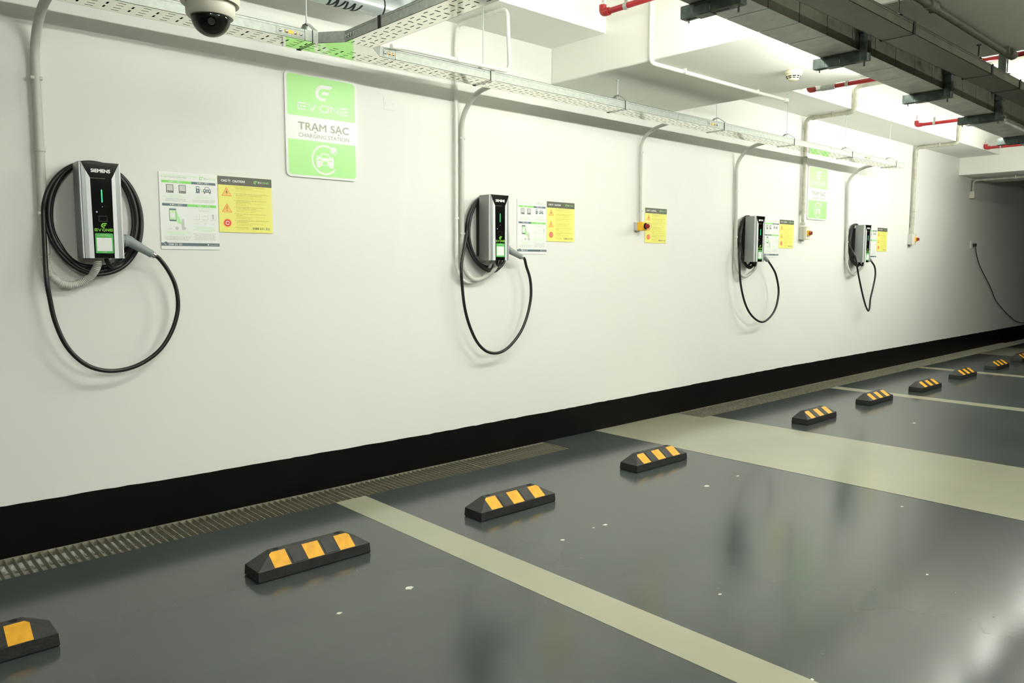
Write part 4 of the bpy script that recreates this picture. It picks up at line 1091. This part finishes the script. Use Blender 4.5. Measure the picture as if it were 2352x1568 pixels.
def bracket(x, label, zoff=0.0):
    y = -2.168 + (x-2.2)*math.tan(math.radians(1.15))
    t = thing('strut_bracket', (x, y, ZD-.004+zoff), label, 'bracket', 'strut brackets under the trunking')
    w = .026
    mb = MB().bbox(-w, w, -DW-.012, DW+.040, -.058, -.001, b=.006, seg=2); arm = mb.build('arm', 'strut_metal', t, 40)
    MB().box(-.006, .006, -DW+.02, DW+.02, -.0595, -.0575).build('channel_slot', 'black_line', arm)
    MB().lathe([(.010, 0), (.010, .003), (.006, .004), (.0001, .004)], (0, DW+.040, -.032), 14, 'y').build('end_bolt', 'strut_metal', arm)
    MB().bbox(-w-.004, w+.004, -DW*.1, DW*.7, -.061, -.014, b=.004, seg=1).build('sleeve', 'strut_metal', t, 40)
    ztop = (ZB if 4.17 < x < 5.68 else ZS) - (ZD-.004+zoff)
    MB().bbox(-w, w, -DW-.050, -DW-.006, -.058, ztop, b=.006, seg=2).build('upright', 'strut_metal', t, 40)
    MB().bbox(-w-.012, w+.012, -DW-.054, -DW-.004, .085, min(ztop, .16), b=.004, seg=1).build('upper_sleeve', 'strut_metal', t, 40)
    MB().cyl((.012, -DW-.020, -.058), (.012, -DW-.020, -.080), .005, 8).build('rod_end', 'strut_metal', t)
    MB().cyl((.0, DW+.010, -.058), (.0, DW+.010, -.074), .004, 8).build('rod_end', 'strut_metal', t)
for x, lb, zo in ((2.98, 'strut bracket at the top edge where the trunking enters', 0), (4.27, 'strut bracket under the trunking, second from the top edge', 0), (5.60, 'strut bracket under the trunking, above the red valve pipe', 0),
              (6.74, 'strut bracket just before the trunking gets deeper', 0), (7.80, 'strut bracket farthest along, at the right edge', -.045)):
    bracket(x, lb, zo)

# second tray in front of the trunking
t = thing('lighting_tray', (2.2, -2.480, 2.490), 'narrow dark cable tray running in front of the trunking at upper right', 'cable tray')
hw2 = .078
MB().box(0, 8.0, -hw2, hw2, 0, .002).build('base', 'galv_shaded', t)
for s in (-1, 1):
    y = s*hw2; MB().box(0, 8.0, min(y, y-s*.002), max(y, y-s*.002), 0, .054).box(0, 8.0, min(y, y-s*.014), max(y, y-s*.014), .052, .054).build('side_rail', 'galv_shaded', t)
MB().box(0, 8.0, -hw2-.0008, -hw2, .042, .0435).build('rail_crease', 'black_line', t)
for x, lb in ((4.13, 'hanger clamping the dark tray near the top right'), (5.335, 'hanger on the dark tray below the dusty beam pipe'), (5.90, 'hanger rod on the dark tray at the right edge'), (2.95, 'hanger on the dark tray above the picture')):
    tray_hanger(x, 2.490, -2.480, ZB if 4.17 < x < 5.68 else ZS, lb, hw2, 'clamp_hanger', .054, 'clamp hangers on the dark tray', 'matt_black', 'strut_metal')

# ------------------------------------------------------------------ tube lamps fixed along the wall side of the trunking
def tube_lamp(x, label, glow='lamp_glow'):
    rz = math.radians(1.15)
    y = -2.168 + (x-2.2)*math.tan(rz) + DW
    t = thing('tube_lamp', (x, y, 2.568), label, 'lamp', 'fluorescent tube lamps on the trunking', rz=rz)
    MB().bbox(-.51, .51, .004, .030, -.018, .030, b=.004).build('housing', 'lamp_white', t)
    MB().cyl((-.485, .050, 0), (.485, .050, 0), .014, 14).build('tube', glow, t, 60)
    for s in (-1, 1): MB().box(s*.495-.008, s*.495+.008, .030, .066, -.016, .016).build('lamp_holder', 'lamp_white', t)
    return t
tube_lamp(2.05, 'tube lamp on the trunking above the top edge of the picture')
tube_lamp(3.62, 'tube lamp hidden behind the trunking just left of the wide cross beam')
tube_lamp(4.93, 'tube lamp hidden behind the trunking under the wide cross beam', 'lamp_glow_dim')
tube_lamp(7.27, 'tube lamp hidden behind the trunking right of the wide cross beam')
tube_lamp(8.60, 'tube lamp hidden behind the trunking past its deeper part')
tube_lamp(9.95, 'tube lamp hidden behind the trunking in the far bay')
tube_lamp(11.05, 'last tube lamp on the far end of the trunking')
def aisle_lamp(x, label):
    t = thing('batten_lamp', (x, -5.6, 2.62), label, 'lamp', 'twin batten lamps over the driving aisle')
    MB().bbox(-.62, .62, -.055, .055, .022, .075, b=.006).build('housing', 'lamp_white', t)
    for s in (-1, 1):
        MB().cyl((-.595, s*.032, 0), (.595, s*.032, 0), .014, 14).build('tube', 'aisle_glow', t, 60)
        MB().box(s*.607-.008, s*.607+.008, -.05, .05, -.016, .03).build('lamp_holder', 'lamp_white', t)
        MB().cyl((s*.45, 0, .075), (s*.45, 0, ZS-2.62), .004, 8).build('rod', 'zinc', t)
aisle_lamp(-0.4, 'twin batten lamp over the aisle behind the camera, leftmost')
aisle_lamp(2.9, 'twin batten lamp over the aisle behind the camera, middle one')
aisle_lamp(7.6, 'twin batten lamp over the aisle behind the camera, rightmost')
